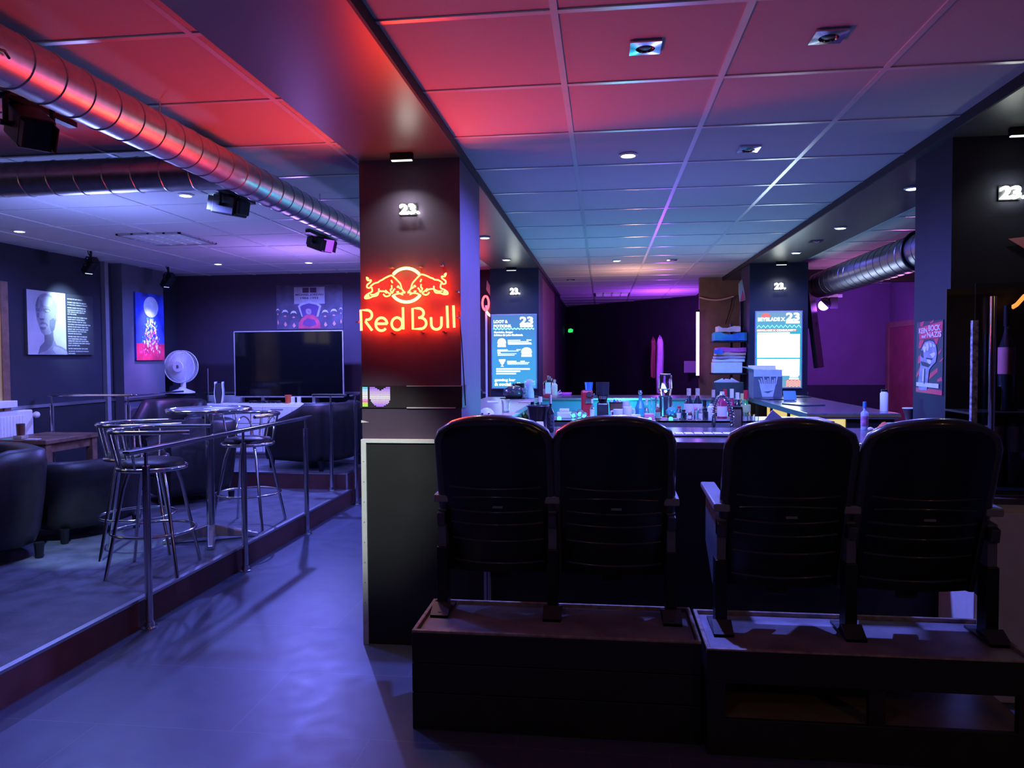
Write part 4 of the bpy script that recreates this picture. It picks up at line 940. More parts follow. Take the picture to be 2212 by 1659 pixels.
# LED matrix banner on the column below the neon
a, b = on_y(778, 881, CYF - 0.012), on_y(1000, 833, CYF - 0.012)
lb = thing('led_banner', 'dark flexible LED matrix banner wrapped on the column, lit at its left end', 'display', (a.x, CYF - 0.006, a.z)); bw, bh = b.x - a.x, b.z - a.z
MB().rect(0, CX1 - a.x, 0, bh, 0, 0.004).box(CX1 - a.x, CX1 - a.x + 0.006, -0.004, 0.12, 0, bh).obj('panel', mat('led_foil', (0.05, 0.045, 0.05), 0.25, var=0.1), lb)
MB().box(0.26, CX1 - a.x - 0.03, -0.008, -0.004, -0.002, 0.004).box(0.26, CX1 - a.x + 0.002, -0.008, -0.004, bh - 0.004, bh).obj('foil_edge', M_whitep, lb)
rain = em_ramp('led_rainbow', [(0, (0.1, 0.8, 0.05)), (0.2, (0.5, 0.9, 0.1)), (0.3, (1, 0.05, 0.25)), (0.45, (1, 0.5, 0.9)), (0.65, (0.8, 0.8, 1)), (1, (0.05, 0.6, 1))], 'Z', 0.0, bh*0.92, 3.0)
viol = em_ramp('led_violet', [(0, (0.25, 0.05, 1)), (0.5, (0.75, 0.6, 1)), (1, (0.3, 0.1, 1))], 'Z', 0.0, bh*0.95, 2.6)
def dots(f, x0, x1, mt, name):
    mb = MB(); cs = bh/20
    for j in range(16):
        for i in range(int((x1 - x0)/cs)):
            x = x0 + (i + 0.5)*cs; z = bh*0.05 + (j + 0.5)*bh*0.9/16
            if f((x - x0)/(x1 - x0), (j + 0.5)/16): mb.rect(x - cs*0.4, x + cs*0.4, z - cs*0.3, z + cs*0.3, -0.004, 0.001)
    return mb.obj(name, mt, lb)
k = bw/222.0
dots(lambda u, v: True, 5*k, 19*k, rain, 'led_bar')
def heart(u, v):
    x = (u - 0.5)*2
    if v < 0.55: return x*x + ((v - 0.55)/0.55)**2 < 1.02
    return (v < 0.80 + 0.35*abs(x)) if abs(x) < 0.98 else False
dots(heart, 21*k, 67*k, viol, 'led_heart')
for x_, z_ in ((0.02, -0.045), ):
    tag(MB().prism([(a.x + 0.002, CYF - 0.002, a.z - 0.082), (a.x + 0.045, CYF - 0.002, a.z - 0.079), (a.x + 0.02, CYF - 0.002, a.z - 0.072), (a.x + 0.002, CYF - 0.002, a.z - 0.068)], (0, -0.002, 0)).obj('tape_scrap', M_paper), 'torn scrap of white tape on the front column below the LED banner', 'tape')

# ================================================================== menu screens on the far columns
def scr(label, u0, u1, v0, v1, Y, bg):
    a, b = on_y(u0, v1, Y - 0.03), on_y(u1, v0, Y - 0.03)
    t = thing('menu_screen', label, 'screen', (a.x, Y, a.z)); w, h = b.x - a.x, b.z - a.z
    MB().box(-0.012, w + 0.012, -0.025, 0, -0.012, h + 0.012).obj('frame', mat('screen_frame', (0.35, 0.35, 0.5), 0.4), t, bevel=0.003)
    MB().rect(0, w, 0, h, -0.025, 0.002).obj('display', bg, t)
    return t, w, h
WH = em('screen_white', (0.86, 0.96, 1.0), 4)
AM = em('screen_cream', (1.0, 0.85, 0.55), 2.2)
CY = em('screen_mint', (0.35, 1.0, 0.9), 1.5)
RD = em('screen_red', (1.0, 0.22, 0.18), 0.9)
D0 = -0.027
s1, w, h = scr('blue lit menu screen on the far left column', 1064, 1157, 680, 838, CYB, em_ramp('screen_blue', [(0, (0.05, 0.40, 0.80)), (0.5, (0.06, 0.36, 0.82)), (1, (0.08, 0.22, 0.55))], 'Z', 0, 0.85, 1.0))
def f1(x0, y0, x1, y1): return (x0 - 90)/850*w, (1555 - y1)/1485*h, (x1 - x0)/850*w, (y1 - y0)/1485*h
for s_, bx in [('LOOT &', (120, 170, 395, 230)), ('POTIONS.', (120, 260, 470, 318)), ('23', (630, 105, 890, 265)), ('Getränke, Burger', (125, 398, 500, 445)), ('& Fritten für jeden Geschmack.', (125, 455, 690, 505)),
               ('gaming bar', (130, 1365, 540, 1430)), ('& social café', (130, 1445, 640, 1510))]:
    text('lettering', s_, *f1(*bx), D0, WH, s1, 0.035, 0.001)
mb = MB(); x, z, ww, hh = f1(635, 270, 885, 315); mb.rect(x, x + ww, z, z + hh, D0)
for row in [(395, 575, 640, 590), (760, 572, 855, 588), (395, 605, 800, 620), (395, 632, 850, 645), (400, 655, 860, 668), (190, 770, 390, 785), (565, 768, 645, 782), (190, 795, 600, 808), (190, 825, 250, 838), (195, 850, 560, 863), (195, 878, 520, 892),
            (380, 1005, 560, 1018), (640, 1003, 725, 1018), (380, 1032, 810, 1045), (385, 1060, 785, 1073), (165, 1155, 820, 1183), (165, 1202, 635, 1228), (165, 1250, 550, 1276)]:
    x, z, ww, hh = f1(*row); mb.rect(x, x + ww, z, z + hh, D0)
mb.obj('small_print', WH, s1)
mb = MB(); n = 12
for k in range(n*4):
    p0 = [f1(110 + 800*i/(n*4), 350 + 16*math.sin(i*PI/2), 0, 0)[:2] for i in (k, k + 1)]
    mb.flat([(p0[0][0], (1555 - 335 + 12*math.sin(k*PI/2))/1485*h - 0.0), (p0[1][0], (1555 - 335 + 12*math.sin((k + 1)*PI/2))/1485*h), (p0[1][0], (1555 - 362 + 12*math.sin((k + 1)*PI/2))/1485*h), (p0[0][0], (1555 - 362 + 12*math.sin(k*PI/2))/1485*h)], D0)
mb.obj('wave_line', CY, s1)
def burger(cx, y0, y1, r):
    x0, z1, _, _ = f1(cx, y0, cx, y0); z1 = (1555 - y0)/1485*h; z0 = (1555 - y1)/1485*h; rr = r/850*w; H_ = z1 - z0
    mb = MB().disc(x0, z0 + H_*0.62, rr*0.95, H_*0.38, D0, n=16, a0=0, a1=PI).rect(x0 - rr, x0 + rr, z0 + H_*0.44, z0 + H_*0.58, D0).rect(x0 - rr*0.92, x0 + rr*0.92, z0 + H_*0.28, z0 + H_*0.40, D0).rect(x0 - rr*0.96, x0 + rr*0.96, z0, z0 + H_*0.24, D0)
    mb.obj('burger_picture', AM, s1)
burger(275, 540, 718, 85); burger(760, 730, 920, 105)
x0 = (283 - 90)/850*w; Z = lambda y: (1555 - y)/1485*h; ww = w/850
MB().rect(x0 - 62*ww, x0 + 62*ww, Z(1010), Z(970), D0).flat([(x0 - 48*ww, Z(1010)), (x0 + 48*ww, Z(1010)), (x0 + 30*ww, Z(1060)), (x0 + 8*ww, Z(1078)), (x0 + 8*ww, Z(1100)), (x0 + 32*ww, Z(1118)), (x0 - 32*ww, Z(1118)), (x0 - 8*ww, Z(1100)), (x0 - 8*ww, Z(1078)), (x0 - 30*ww, Z(1060))], D0).obj('drink_picture', WH, s1)
mb = MB()
for cx, n in ((735, 2), (900, 3)):
    for k in range(n):
        y = 1410 + 32*k; mb.flat([((cx - 90 - 30)*ww, Z(y)), ((cx - 90)*ww, Z(y + 22)), ((cx - 90 + 30)*ww, Z(y)), ((cx - 90)*ww, Z(y + 12))], D0)
mb.obj('chevron_mark', CY, s1)

s2, w, h = scr('bright white and cyan event screen on the far right column', 1633, 1732, 673, 837, CYB, em_ramp('screen_cyan', [(0, (0.22, 0.42, 0.62)), (0.25, (0.03, 0.45, 0.75)), (0.7, (0.05, 0.5, 0.72)), (1, (0.25, 0.36, 0.6))], 'Z', 0, 0.9, 0.95))
def f2(x0, y0, x1, y1): return (x0 - 108)/872*w, (1552 - y1)/1442*h, (x1 - x0)/872*w, (y1 - y0)/1442*h
WB = em('screen_bright', (0.66, 0.86, 1.0), 14)
for s_, bx, m_ in [('BEYBLADE X', (140, 215, 660, 285), WH), ('23', (680, 130, 940, 280), WH), ('BEYBLADE X COMMUNITY', (130, 445, 875, 478), WH)]:
    text('lettering', s_, *f2(*bx), D0 - 0.001, m_, s2, 0.03, 0.001)
mb = MB()
for bx in [(680, 290, 940, 330), (132, 500, 755, 522), (750, 1375, 930, 1400), (760, 1325, 920, 1358)]: x, z, a_, b_ = f2(*bx); mb.rect(x, x + a_, z, z + b_, D0)
mb.obj('small_print', WH, s2)
mb = MB()
for bx in [(132, 535, 945, 980), (132, 1010, 942, 1322)]: x, z, a_, b_ = f2(*bx); mb.rect(x, x + a_, z, z + b_, D0)
mb.obj('white_panel', WB, s2)
mb = MB()
for bx in [(118, 436, 885, 486)]: x, z, a_, b_ = f2(*bx); mb.rect(x, x + a_, z, z + b_, D0)
x, z, a_, b_ = f2(690, 1410, 965, 1540); mb.rect(x, x + a_, z, z + b_, D0)
x, z, a_, b_ = f2(200, 130, 385, 215); mb.disc(x + a_/2, z, a_/2, b_, D0, n=14, a0=0, a1=PI)
mb.obj('red_block', RD, s2)
def zig(mb, x0, x1, y, amp, n, th_):
    for k in range(n):
        xa, xb = x0 + (x1 - x0)*k/n, x0 + (x1 - x0)*(k + 1)/n; ya, yb = (y + amp, y - amp) if k % 2 == 0 else (y - amp, y + amp)
        P = lambda X, Y_: ((X - 108)/872*w, (1552 - Y_)/1442*h)
        mb.flat([P(xa, ya - th_), P(xb, yb - th_), P(xb, yb + th_), P(xa, ya + th_)], D0 - 0.001)
mb = MB(); zig(mb, 120, 965, 388, 25, 20, 8); mb.obj('zigzag_line', CY, s2)
mb = MB()
for k in range(4): zig(mb, 692, 963, 1432 + 30*k, 14, 8, 4)
mb.obj('zigzag_pattern', em('screen_pale', (1, 0.8, 0.8), 1.6), s2)

# poster on the side of the front right column
a, b = on_x(1976, 848, 1.69), on_x(2035, 690, 1.69)
pw_, ph_ = a.y - b.y, b.z - a.z
kp = thing('fist_poster', 'red and black poster of a raised fist on the side of the front right column', 'poster', (1.698, a.y, a.z), -PI/2)
def f3(pts): return [((x - 105)/500*pw_, (1600 - y)/1500*ph_) for x, y in pts]
MB().rect(0, pw_, 0, ph_, 0, 0.002).obj('sheet', mat('poster_black', (0.03, 0.03, 0.05), 0.5), kp)
mb = MB()
for pl in [[(110, 1490), (600, 1500), (600, 1600), (110, 1575)], [(170, 480), (260, 480), (200, 640), (150, 660)], [(440, 470), (530, 460), (500, 590), (470, 560)], [(180, 110), (260, 90), (230, 190), (180, 200)], [(360, 140), (440, 80), (430, 130), (380, 160)],
           [(150, 830), (190, 800), (190, 950), (140, 980)], [(120, 1190), (180, 1050), (180, 1180), (110, 1290)], [(380, 1180), (520, 1050), (520, 1140), (360, 1310)], [(510, 1300), (590, 1230), (600, 1310), (520, 1340)], [(530, 740), (590, 670), (560, 760), (520, 800)], [(550, 920), (620, 850), (600, 910), (540, 950)],
           [(150, 220), (600, 130), (590, 300), (570, 450), (170, 470)]]: mb.flat(f3(pl), -0.002)
mb.obj('red_splash', mat('poster_scarlet', (0.7, 0.03, 0.09), 0.5, var=0.15), kp)
MB().flat(f3([(210, 700), (250, 590), (290, 530), (370, 505), (440, 530), (490, 600), (510, 760), (490, 940), (400, 1050), (370, 1100), (345, 1360), (330, 1530), (170, 1530), (160, 1350), (200, 1000), (195, 820)]), -0.004).obj('fist', mat('poster_grey', (0.30, 0.30, 0.36), 0.5, var=0.3, scale=20), kp)
mb = MB()
for pl in [[(240, 640), (270, 600), (310, 640), (300, 740), (270, 740)], [(300, 560), (350, 540), (365, 640), (350, 710), (320, 700)], [(370, 540), (410, 560), (420, 630), (390, 640)], [(430, 570), (470, 600), (475, 640), (445, 630)], [(330, 890), (400, 880), (410, 960), (380, 990), (330, 930)], [(380, 780), (470, 740), (490, 790), (440, 860)], [(250, 1080), (280, 1080), (270, 1350), (240, 1350)], [(125, 1375), (550, 1375), (550, 1465), (125, 1455)]]: mb.flat(f3(pl), -0.005)
mb.obj('fist_highlight', mat('poster_white', (0.7, 0.68, 0.75), 0.5), kp)
mb = MB()
for pl in [[(210, 930), (300, 950), (400, 1000), (350, 1050), (230, 1010)], [(310, 850), (440, 870), (420, 900), (320, 880)], [(285, 1080), (300, 1080), (290, 1400), (275, 1400)], [(210, 700), (250, 700), (260, 860), (210, 820)]]: mb.flat(f3(pl), -0.0055)
mb.obj('fist_shade', mat('poster_black', (0.03, 0.03, 0.05), 0.5), kp)
pkw = mat('poster_pink', (0.8, 0.6, 0.65), 0.5)
for s_, (xa, ya, xb, yb) in [('KEIN', (160, 345, 325, 235)), ('BOCK', (345, 310, 570, 190)), ('auf', (215, 440, 305, 370)), ('NAZIS', (320, 440, 585, 325))]:
    (X0, Z0_), (X1, Z1_) = f3([(xa, ya), (xb, yb)]); text('lettering', s_, X0, Z0_, X1 - X0, Z1_ - Z0_, -0.004, pkw, kp, 0.03, 0.001)
# ================================================================== the bar
BZ = 1.12
bc = thing('bar_counter', 'long charcoal bar front with a chipped white edge strip, behind the cinema seats', 'bar counter', (0, 3.87, 0))
MB().box(-1.285, 1.69, 0.0, 0.03, 0, BZ - 0.012).obj('front_panel', M_panel, bc)
MB().box(-1.30, -1.272, -0.012, 0.03, 0, BZ).box(-1.272, -0.78, -0.012, 0.03, BZ - 0.018, BZ).obj('edge_strip', M_white, bc)
mb = MB()
for k in range(9): mb.cyl((-1.286, -0.0135, 0.12 + 0.11*k), (-1.286, -0.012, 0.12 + 0.11*k), 0.003, n=8)
mb.obj('screw', M_grey, bc)
MB().box(-0.745, 1.69, -0.02, 0.80, BZ - 0.035, BZ).obj('countertop', M_darkwood, bc, bevel=0.004)
tag(MB().box(-0.62, -0.60, 3.78, 3.86, 0.0, 0.56).box(-0.605, -0.595, 3.78, 3.86, 0.0, 0.62).obj('offcut_board', M_white), 'narrow white board end showing under the leftmost cinema seat', 'board')
bl_ = thing('bar_counter', 'left arm of the bar with a pale wooden top', 'bar counter', (-1.0, 4.68, 0))
MB().box(-0.26, 0.26, 0.03, 3.60, 0, BZ - 0.04).obj('body', M_panel, bl_)
MB().box(-0.31, 0.30, 0, 3.62, BZ - 0.04, BZ).obj('countertop', M_barwood, bl_, bevel=0.004)
bb = thing('bar_counter', 'back counter of the bar with a teal front under a metal edge', 'bar counter', (0.42, 8.05, 0))
MB().box(-1.1, 1.10, 0.02, 0.66, 0, BZ - 0.03).obj('body', mat('teal_front', (0.12, 0.30, 0.34), 0.4, var=0.15, scale=3), bb)
MB().box(-1.1, 1.10, 0.0, 0.68, BZ - 0.03, BZ).obj('countertop', M_darkwood, bb)
MB().box(-1.1, 1.10, -0.006, 0.0, BZ - 0.02, BZ).obj('edge_strip', M_steel, bb)
br = thing('bar_counter', 'right arm of the bar with a glossy dark top over yellow-lit shelves', 'bar counter', (1.87, 5.90, 0))
MB().box(-0.28, 0.33, 0.04, 2.75, 0, 0.86).obj('body', M_panel, br)
MB().box(-0.32, 0.36, 0, 2.80, BZ - 0.045, BZ).obj('countertop', M_darkwood, br, bevel=0.004)
MB().box(-0.02, 0.33, 0.04, 2.75, 0.86, BZ - 0.045).obj('shelf_back', M_panel, br)
MB().box(-0.035, -0.02, 0.06, 2.74, 0.88, BZ - 0.05).obj('light_panel', em('shelf_yellow', (1.0, 0.78, 0.26), 0.8), br)
mb = MB()
for k in range(5): mb.box(-0.29, -0.27, 0.06 + k*0.66, 0.09 + k*0.66, 0.86, BZ - 0.045)
mb.obj('shelf_post', M_mblack, br)
MB().box(-0.322, 0.362, -0.004, 0.0, BZ - 0.03, BZ - 0.012).obj('edge_strip', mat('brass_edge', (0.5, 0.36, 0.12), 0.35, 0.8), br)
pc = thing('prep_station', 'steel preparation station in the middle of the bar with a raised shelf', 'prep counter', (0.55, 5.15, 0))
MB().box(-1.05, 0.98, 0.06, 1.15, 0, 1.0).obj('body', M_panel, pc)
MB().box(-1.05, 0.98, 0.40, 1.15, 1.0, 1.01).obj('deck', M_steel, pc)
MB().box(-1.05, 0.98, 0, 0.40, BZ - 0.012, BZ).box(-1.05, 0.98, 0, 0.012, 1.055, BZ).obj('raised_shelf', M_steel, pc)
DK, PY = 1.01, 5.15
sk = thing('sink_unit', 'steel sink unit behind the bar front below the spring tap', 'sink', (0.75, 4.70, 0))
MB().box(-0.55, 0.62, 0, 0.02, 0, 1.0).box(-0.55, 0.62, 0.40, 0.42, 0, 1.0).box(-0.55, -0.53, 0.02, 0.40, 0, 1.0).box(0.60, 0.62, 0.02, 0.40, 0, 1.0).box(-0.53, 0.60, 0.02, 0.40, 0.80, 0.82).obj('basin', M_steel, sk)
MB().box(-0.55, 0.10, 0.0, 0.42, 1.0, 1.01).obj('drainer', M_steel, sk)
tp = thing('spring_tap', 'tall chrome tap with an arched spring hose', 'tap', (0, 4.80, 1.0))
p = on_y(1583, 930, 4.80); tp.location = (p.x, 4.80, 1.0)
r_ = lambda u, v: Vector((on_y(u, v, 4.80).x - p.x, 0, on_y(u, v, 4.80).z - 1.0))
arch = [r_(1583, 930), r_(1582, 905), r_(1579, 885), r_(1574, 868), r_(1566, 858), r_(1558, 855), r_(1550, 860), r_(1545, 872), r_(1542, 888), r_(1542, 902)]
MB().tube(arch, 0.007, 8).obj('hose', M_grey, tp, 60)
pts, n = [], 260
for i in range(n):
    f = i/(n - 1)*(len(arch) - 1); k = min(int(f), len(arch) - 2); c = arch[k].lerp(arch[k + 1], f - k); t_ = (arch[min(k + 1, 9)] - arch[k]).normalized()
    nx = Vector((t_.z, 0, -t_.x)); a = i*PI/4.5; pts.append(c + nx*(0.0125*math.cos(a)) + Vector((0, 0.0125*math.sin(a), 0)))
MB().tube(pts, 0.0024, 5).obj('spring', M_chrome, tp, 60)
MB().cyl((0, 0, -0.0), (0, 0, 0.09), 0.018).cyl(arch[-1], arch[-1] + Vector((0, 0, -0.06)), 0.014, 0.010).obj('body', M_chrome, tp, 40)
MB().cyl(r_(1580, 931), r_(1524, 926), 0.006).obj('spout', M_chrome, tp)
MB().cyl(r_(1541, 935) + Vector((0, 0.02, 0)), r_(1541, 900) + Vector((0, 0.02, 0)), 0.009).box(-0.012 + r_(1522, 926).x, 0.012 + r_(1522, 926).x, -0.01, 0.01, r_(1522, 926).z - 0.03, r_(1522, 926).z + 0.006).obj('holder', M_chrome, tp)

# ================================================================== things on the bar
def bottle(label, u, v, Y, z0, r, glass, cap=None, lab=None, neck=0.36, name='bottle', group=None, kind='wine', capw=None, labh=(0.12, 0.48)):
    q = on_y(u, v, Y); h = q.z - z0
    t = thing(name, label, 'bottle', (q.x, Y, z0), 0, group)
    rn = capw or r*0.36; hs = h*(1 - neck)
    if kind == 'wine': prof = [(r*0.9, 0), (r, 0.008), (r, hs*0.82), (r*0.9, hs*0.95), (rn*1.3, hs*1.12), (rn, hs*1.2), (rn, h*0.93), (0, h*0.93)]
    elif kind == 'squat': prof = [(r*0.8, 0), (r, h*0.08), (r, hs*0.7), (r*0.75, hs), (rn, hs*1.08), (rn, h*0.92), (0, h*0.92)]
    else: prof = [(r*0.96, 0), (r, 0.005), (r, hs), (r*0.8, hs*1.05), (rn, hs*1.15), (rn, h*0.93), (0, h*0.93)]
    MB().lathe(prof, 20).obj('glass_body', glass, t, 50)
    if cap is not None: MB().cyl((0, 0, h*(1 - neck*0.55)), (0, 0, h), rn*1.25, n=16).obj('cap', cap, t, 40)
    if lab is not None: MB().lathe([(r*1.015, h*labh[0]), (r*1.02, h*labh[0] + 0.002), (r*1.02, h*labh[1]), (r*1.015, h*labh[1] + 0.002)], 20).obj('label', lab, t, 50)
    return t
def glass(label, u, v, Y, z0, r, m=None, name='drinking_glass', taper=0.85, cat='glass', group=None):
    q = on_y(u, v, Y); h = q.z - z0; r0 = r*taper
    o = MB().lathe([(0, 0), (r0, 0), (r, h), (r*0.92, h), (r0*0.9, 0.008), (0, 0.008)], 24, (q.x, Y, z0)).obj(name, m or M_glass, None, 50)
    return tag(o, label, cat, group)
def mug(label, u, v, Y, z0, r, side=1, m=None, flip=False):
    q = on_y(u, v, Y); h = q.z - z0
    t = thing('mug', label, 'mug', (q.x, Y, z0), 0, 'white mugs on the prep station')
    pr = [(0, 0), (r*0.8, 0), (r, h*0.4), (r*1.05, h), (r*0.96, h), (r*0.85, h*0.3), (0, 0.01)]
    if flip: pr = [(a, h - b) for a, b in pr]
    MB().lathe(pr, 24).obj('cup', m or M_whitep, t, 50)
    MB().tube([(side*r*0.95, 0, h*0.8), (side*r*1.45, 0, h*0.78), (side*r*1.55, 0, h*0.5), (side*r*1.35, 0, h*0.25), (side*r*0.85, 0, h*0.2)], 0.007, 6).obj('handle', m or M_whitep, t, 60)
def slab(name, label, cat, u, v, z, w, d, th, m, rz=0, group=None):
    q = on_z(u, v, z); R_ = Matrix.Rotation(rz, 3, 'Z')
    return tag(MB().obox((q.x, q.y, z + th/2), (w, d, th), R_).obj(name, m, None, None, 0.0015), label, cat, group)
SH2 = BZ
# left arm
q = on_y(1051, 893, 4.95)
pl = thing('plush_ball', 'white round toy head with two dark eyes on the left arm of the bar', 'toy', (q.x, 4.95, BZ))
MB().sph((0, 0, 0.05), 0.053, (1, 1, 0.95), 24).obj('head', M_whitep, pl, 60)
for s in (-0.022, 0.024): MB().sph((s, -0.047, 0.058), 0.010, (0.8, 0.5, 1.1), 12).obj('eye', M_mblack, pl, 60)
q = on_z(1092, 890, BZ); glass('clear tumbler on the left arm of the bar', 1092, 863, q.y, BZ, 0.033)
menu = mat('menu_print', (0.55, 0.25, 0.3), 0.4, var=0.4, scale=20)
slab('menu_card', 'white menu folder left of the clear tumbler on the left bar arm', 'menu card', 1064, 869, BZ, 0.10, 0.26, 0.008, M_paper, 0.2, 'menu cards on the left bar arm')
slab('menu_card', 'red menu card right of the clear tumbler on the left bar arm', 'menu card', 1139, 868, BZ, 0.11, 0.34, 0.006, menu, -0.1, 'menu cards on the left bar arm')
slab('menu_card', 'red menu card in front of the clear tumbler, behind the leftmost cinema seat', 'menu card', 1098, 896, BZ, 0.12, 0.28, 0.006, menu, -0.1, 'menu cards on the left bar arm')
q = on_z(1110, 857, BZ)
pot = thing('round_pot', 'round black pot in front of the blue menu screen', 'pot', (on_y(1110, 850, 7.95).x, 7.95, BZ))
MB().lathe([(0.08, 0), (0.12, 0.05), (0.11, 0.10), (0.06, 0.135), (0.03, 0.14), (0, 0.145)], 24).obj('bowl', M_plastg, pot, 60)
MB().lathe([(0.15, 0.0), (0.15, 0.008), (0, 0.008)], 24).obj('saucer', M_mblack, pot, 40)
MB().sph((0, 0, 0.15), 0.018, n=12).obj('knob', M_plastg, pot, 60)
a_, b_ = on_y(1108, 828, 8.15), on_y(1131, 856, 8.15)
tag(MB().box(a_.x, b_.x, 8.12, 8.25, BZ, a_.z).obj('black_box', M_mblack, bevel=0.006), 'black box behind the round black pot', 'box')
glass('small painted cup between the round pot and the white figure', 1134, 838, 7.9, BZ, 0.034, mat('painted_cup', (0.25, 0.25, 0.3), 0.4, var=0.8, scale=40), 'cup', 0.95, 'cup')
q = on_y(1144, 818, 7.95)
fg = tag(MB().lathe([(0.045, 0), (0.05, 0.01), (0.046, 0.08), (0.035, 0.12), (0.045, 0.14), (0.05, 0.17), (0.03, 0.205), (0, 0.21)], 20, (q.x, 7.95, BZ)).obj('figurine', mat('lilac_plastic', (0.6, 0.55, 0.75), 0.5), None, 60), 'pale round-headed figurine in front of the menu screen corner', 'figurine')
slab('serving_tray', 'dark serving tray under the figurine at the end of the left bar arm', 'tray', 1135, 858, BZ, 0.30, 0.20, 0.012, M_mblack, 0)
jr = bottle('clear jar with brushes at the back left corner of the bar', 1184, 822, 8.30, BZ, 0.055, M_glass, None, M_kraft, 0.1, 'brush_jar', None, 'can')
for k, (dx, dz) in enumerate(((-0.02, 0.18), (0.0, 0.24), (0.03, 0.21), (0.015, 0.23))): MB().tube([(dx*0.3, 0, 0.02), (dx, 0, dz - 0.05), (dx*1.3, 0.0, dz)], 0.006, 6, rs=[0.004, 0.005, 0.012]).obj('brush', M_kraft, jr, 60)
q = on_y(1178, 826, 8.12)
tag(MB().box(q.x + 0.00, q.x + 0.06, 8.118, 8.13, BZ + 0.045, q.z).obj('card_stand', M_whitep), 'white upright card stand on a red block beside the brush jar', 'card')
tag(MB().box(q.x - 0.005, q.x + 0.065, 8.09, 8.14, BZ, BZ + 0.045).obj('red_block', M_red, bevel=0.004), 'small red block under the white card stand', 'block')
bottle('cream bottle right of the white card stand', 1198, 820, 8.22, BZ, 0.032, mat('cream_plastic', (0.7, 0.55, 0.4), 0.5), M_cork, None, 0.3, kind='can')
slab('pink_tray', 'magenta tray on the back counter', 'tray', 1218, 852, BZ, 0.18, 0.24, 0.02, mat('magenta_plastic', (0.8, 0.1, 0.6), 0.5), 0)
q = on_z(1206, 852, BZ)
tag(MB().tube([(q.x - 0.04, q.y - 0.12, BZ + 0.005), (q.x - 0.03, q.y - 0.12, BZ + 0.05), (q.x, q.y - 0.12, BZ + 0.02), (q.x + 0.03, q.y - 0.12, BZ + 0.055), (q.x + 0.045, q.y - 0.12, BZ + 0.02), (q.x, q.y - 0.12, BZ + 0.006)], 0.008, 6, True).obj('ribbon_bow', M_whitep, None, 60), 'small white bow beside the magenta tray', 'bow')
# front counter, left end
pt = thing('potted_plant', 'small leafy green plant behind the leftmost cinema seat', 'plant', (on_y(1138, 905, 4.52).x, 4.52, BZ))
MB().lathe([(0.04, 0), (0.05, 0.05), (0.046, 0.05), (0, 0.045)], 18).obj('pot', M_kraft, pt, 50)
lf = MB(); rnd = random.Random(9)
for k in range(38):
    a, e, L_ = rnd.random()*2*PI, rnd.uniform(0.0, 1.2), rnd.uniform(0.04, 0.075); d = Vector((math.cos(a)*math.cos(e), math.sin(a)*math.cos(e), math.sin(e))); s = Vector((-math.sin(a), math.cos(a), 0))
    b0 = Vector((0, 0, 0.045)) + d*0.015
    lf.prism([b0, b0 + d*L_*0.5 + s*0.014, b0 + d*L_, b0 + d*L_*0.5 - s*0.014], (0, 0, 0.0012))
lf.obj('foliage', M_grn, pt)
bk_ = thing('ice_bucket', 'black tapered ice bucket beside the plant on the bar front', 'bucket', (on_y(1163, 900, 4.36).x, 4.36, BZ)); hb_ = on_y(1160, 877, 4.36).z - BZ
MB().lathe([(0.045, 0), (0.068, hb_), (0.062, hb_), (0.04, 0.012), (0, 0.012)], 24).obj('bowl', M_plastg, bk_, 40)
MB().ring((0, 0, hb_), 0.067, 0.005, 32, 6).obj('rim', M_plastg, bk_, 60)
bottle('dark bottle with a white pourer, right of the ice bucket', 1189, 853, 4.30, BZ, 0.0215, M_glassd, M_whitep, mat('dark_label', (0.05, 0.07, 0.09), 0.5, var=1.5, scale=120), 0.42, kind='wine', capw=0.006)
bottle('dark bottle behind the ice bucket, between the plant and the pourer bottle', 1150, 868, 4.50, BZ, 0.024, M_glassd, M_mblack, None, 0.3)
bottle('clear conical flask behind the ice bucket', 1167, 857, 5.1, BZ, 0.03, M_glass, M_whitep, None, 0.4, 'flask', None, 'squat')
q = on_y(1167, 925, 4.10); tag(MB().prism([(q.x - 0.03, 4.10, BZ), (q.x + 0.03, 4.08, BZ), (q.x + 0.012, 4.16, BZ + 0.075), (q.x - 0.028, 4.17, BZ + 0.075)], (0, 0.002, 0)).obj('table_card', M_paper), 'white leaning table card in front of the ice bucket', 'card')
# prep station: raised shelf at z 1.12, deck at 1.01
YS_ = PY + 0.20; YD = PY + 0.75
bx_ = thing('white_box', 'white lidded box left of the cyan lit glass balls', 'box', (on_y(1219, 900, YS_).x, YS_, BZ))
MB().box(-0.05, 0.05, -0.05, 0.05, 0, 0.045).obj('box', M_whitep, bx_, bevel=0.006); MB().box(-0.035, 0.035, -0.04, 0.04, 0.045, 0.068).obj('lid', M_whitep, bx_, bevel=0.006)
for u, v, r, lab in [(1240, 888, 0.028, 'leftmost glass ball glowing cyan beside the white box'), (1252, 882, 0.03, 'tallest of the three cyan glowing glass balls'), (1262, 890, 0.024, 'rightmost glass ball glowing cyan below the red grinder')]:
    t = thing('glass_ball', lab, 'lamp', (on_y(u, v, YS_ + 0.08).x, YS_ + (0.08 if u == 1252 else -0.03), BZ), 0, 'cyan lit glass balls')
    MB().sph((0, 0, r), r, n=18).obj('glass', M_glass, t, 60); MB().sph((0, 0, r*0.8), r*0.35, n=10).obj('led', E_cyan, t, 60)
for u, lab in [(1208, 'cyan tea light left of the white box'), (1276, 'cyan tea light below the small white bottle'), (1404, 'cyan tea light beside the tall thin glass'), (1449, 'cyan tea light under the teal teapot')]:
    tag(MB().lathe([(0.013, 0), (0.015, 0.012), (0.010, 0.02), (0, 0.022)], 14, (on_y(u, 890, YS_ - 0.14).x, YS_ - 0.14, BZ)).obj('tea_light', E_cyan, None, 60), lab, 'lamp', 'cyan tea lights on the prep station')
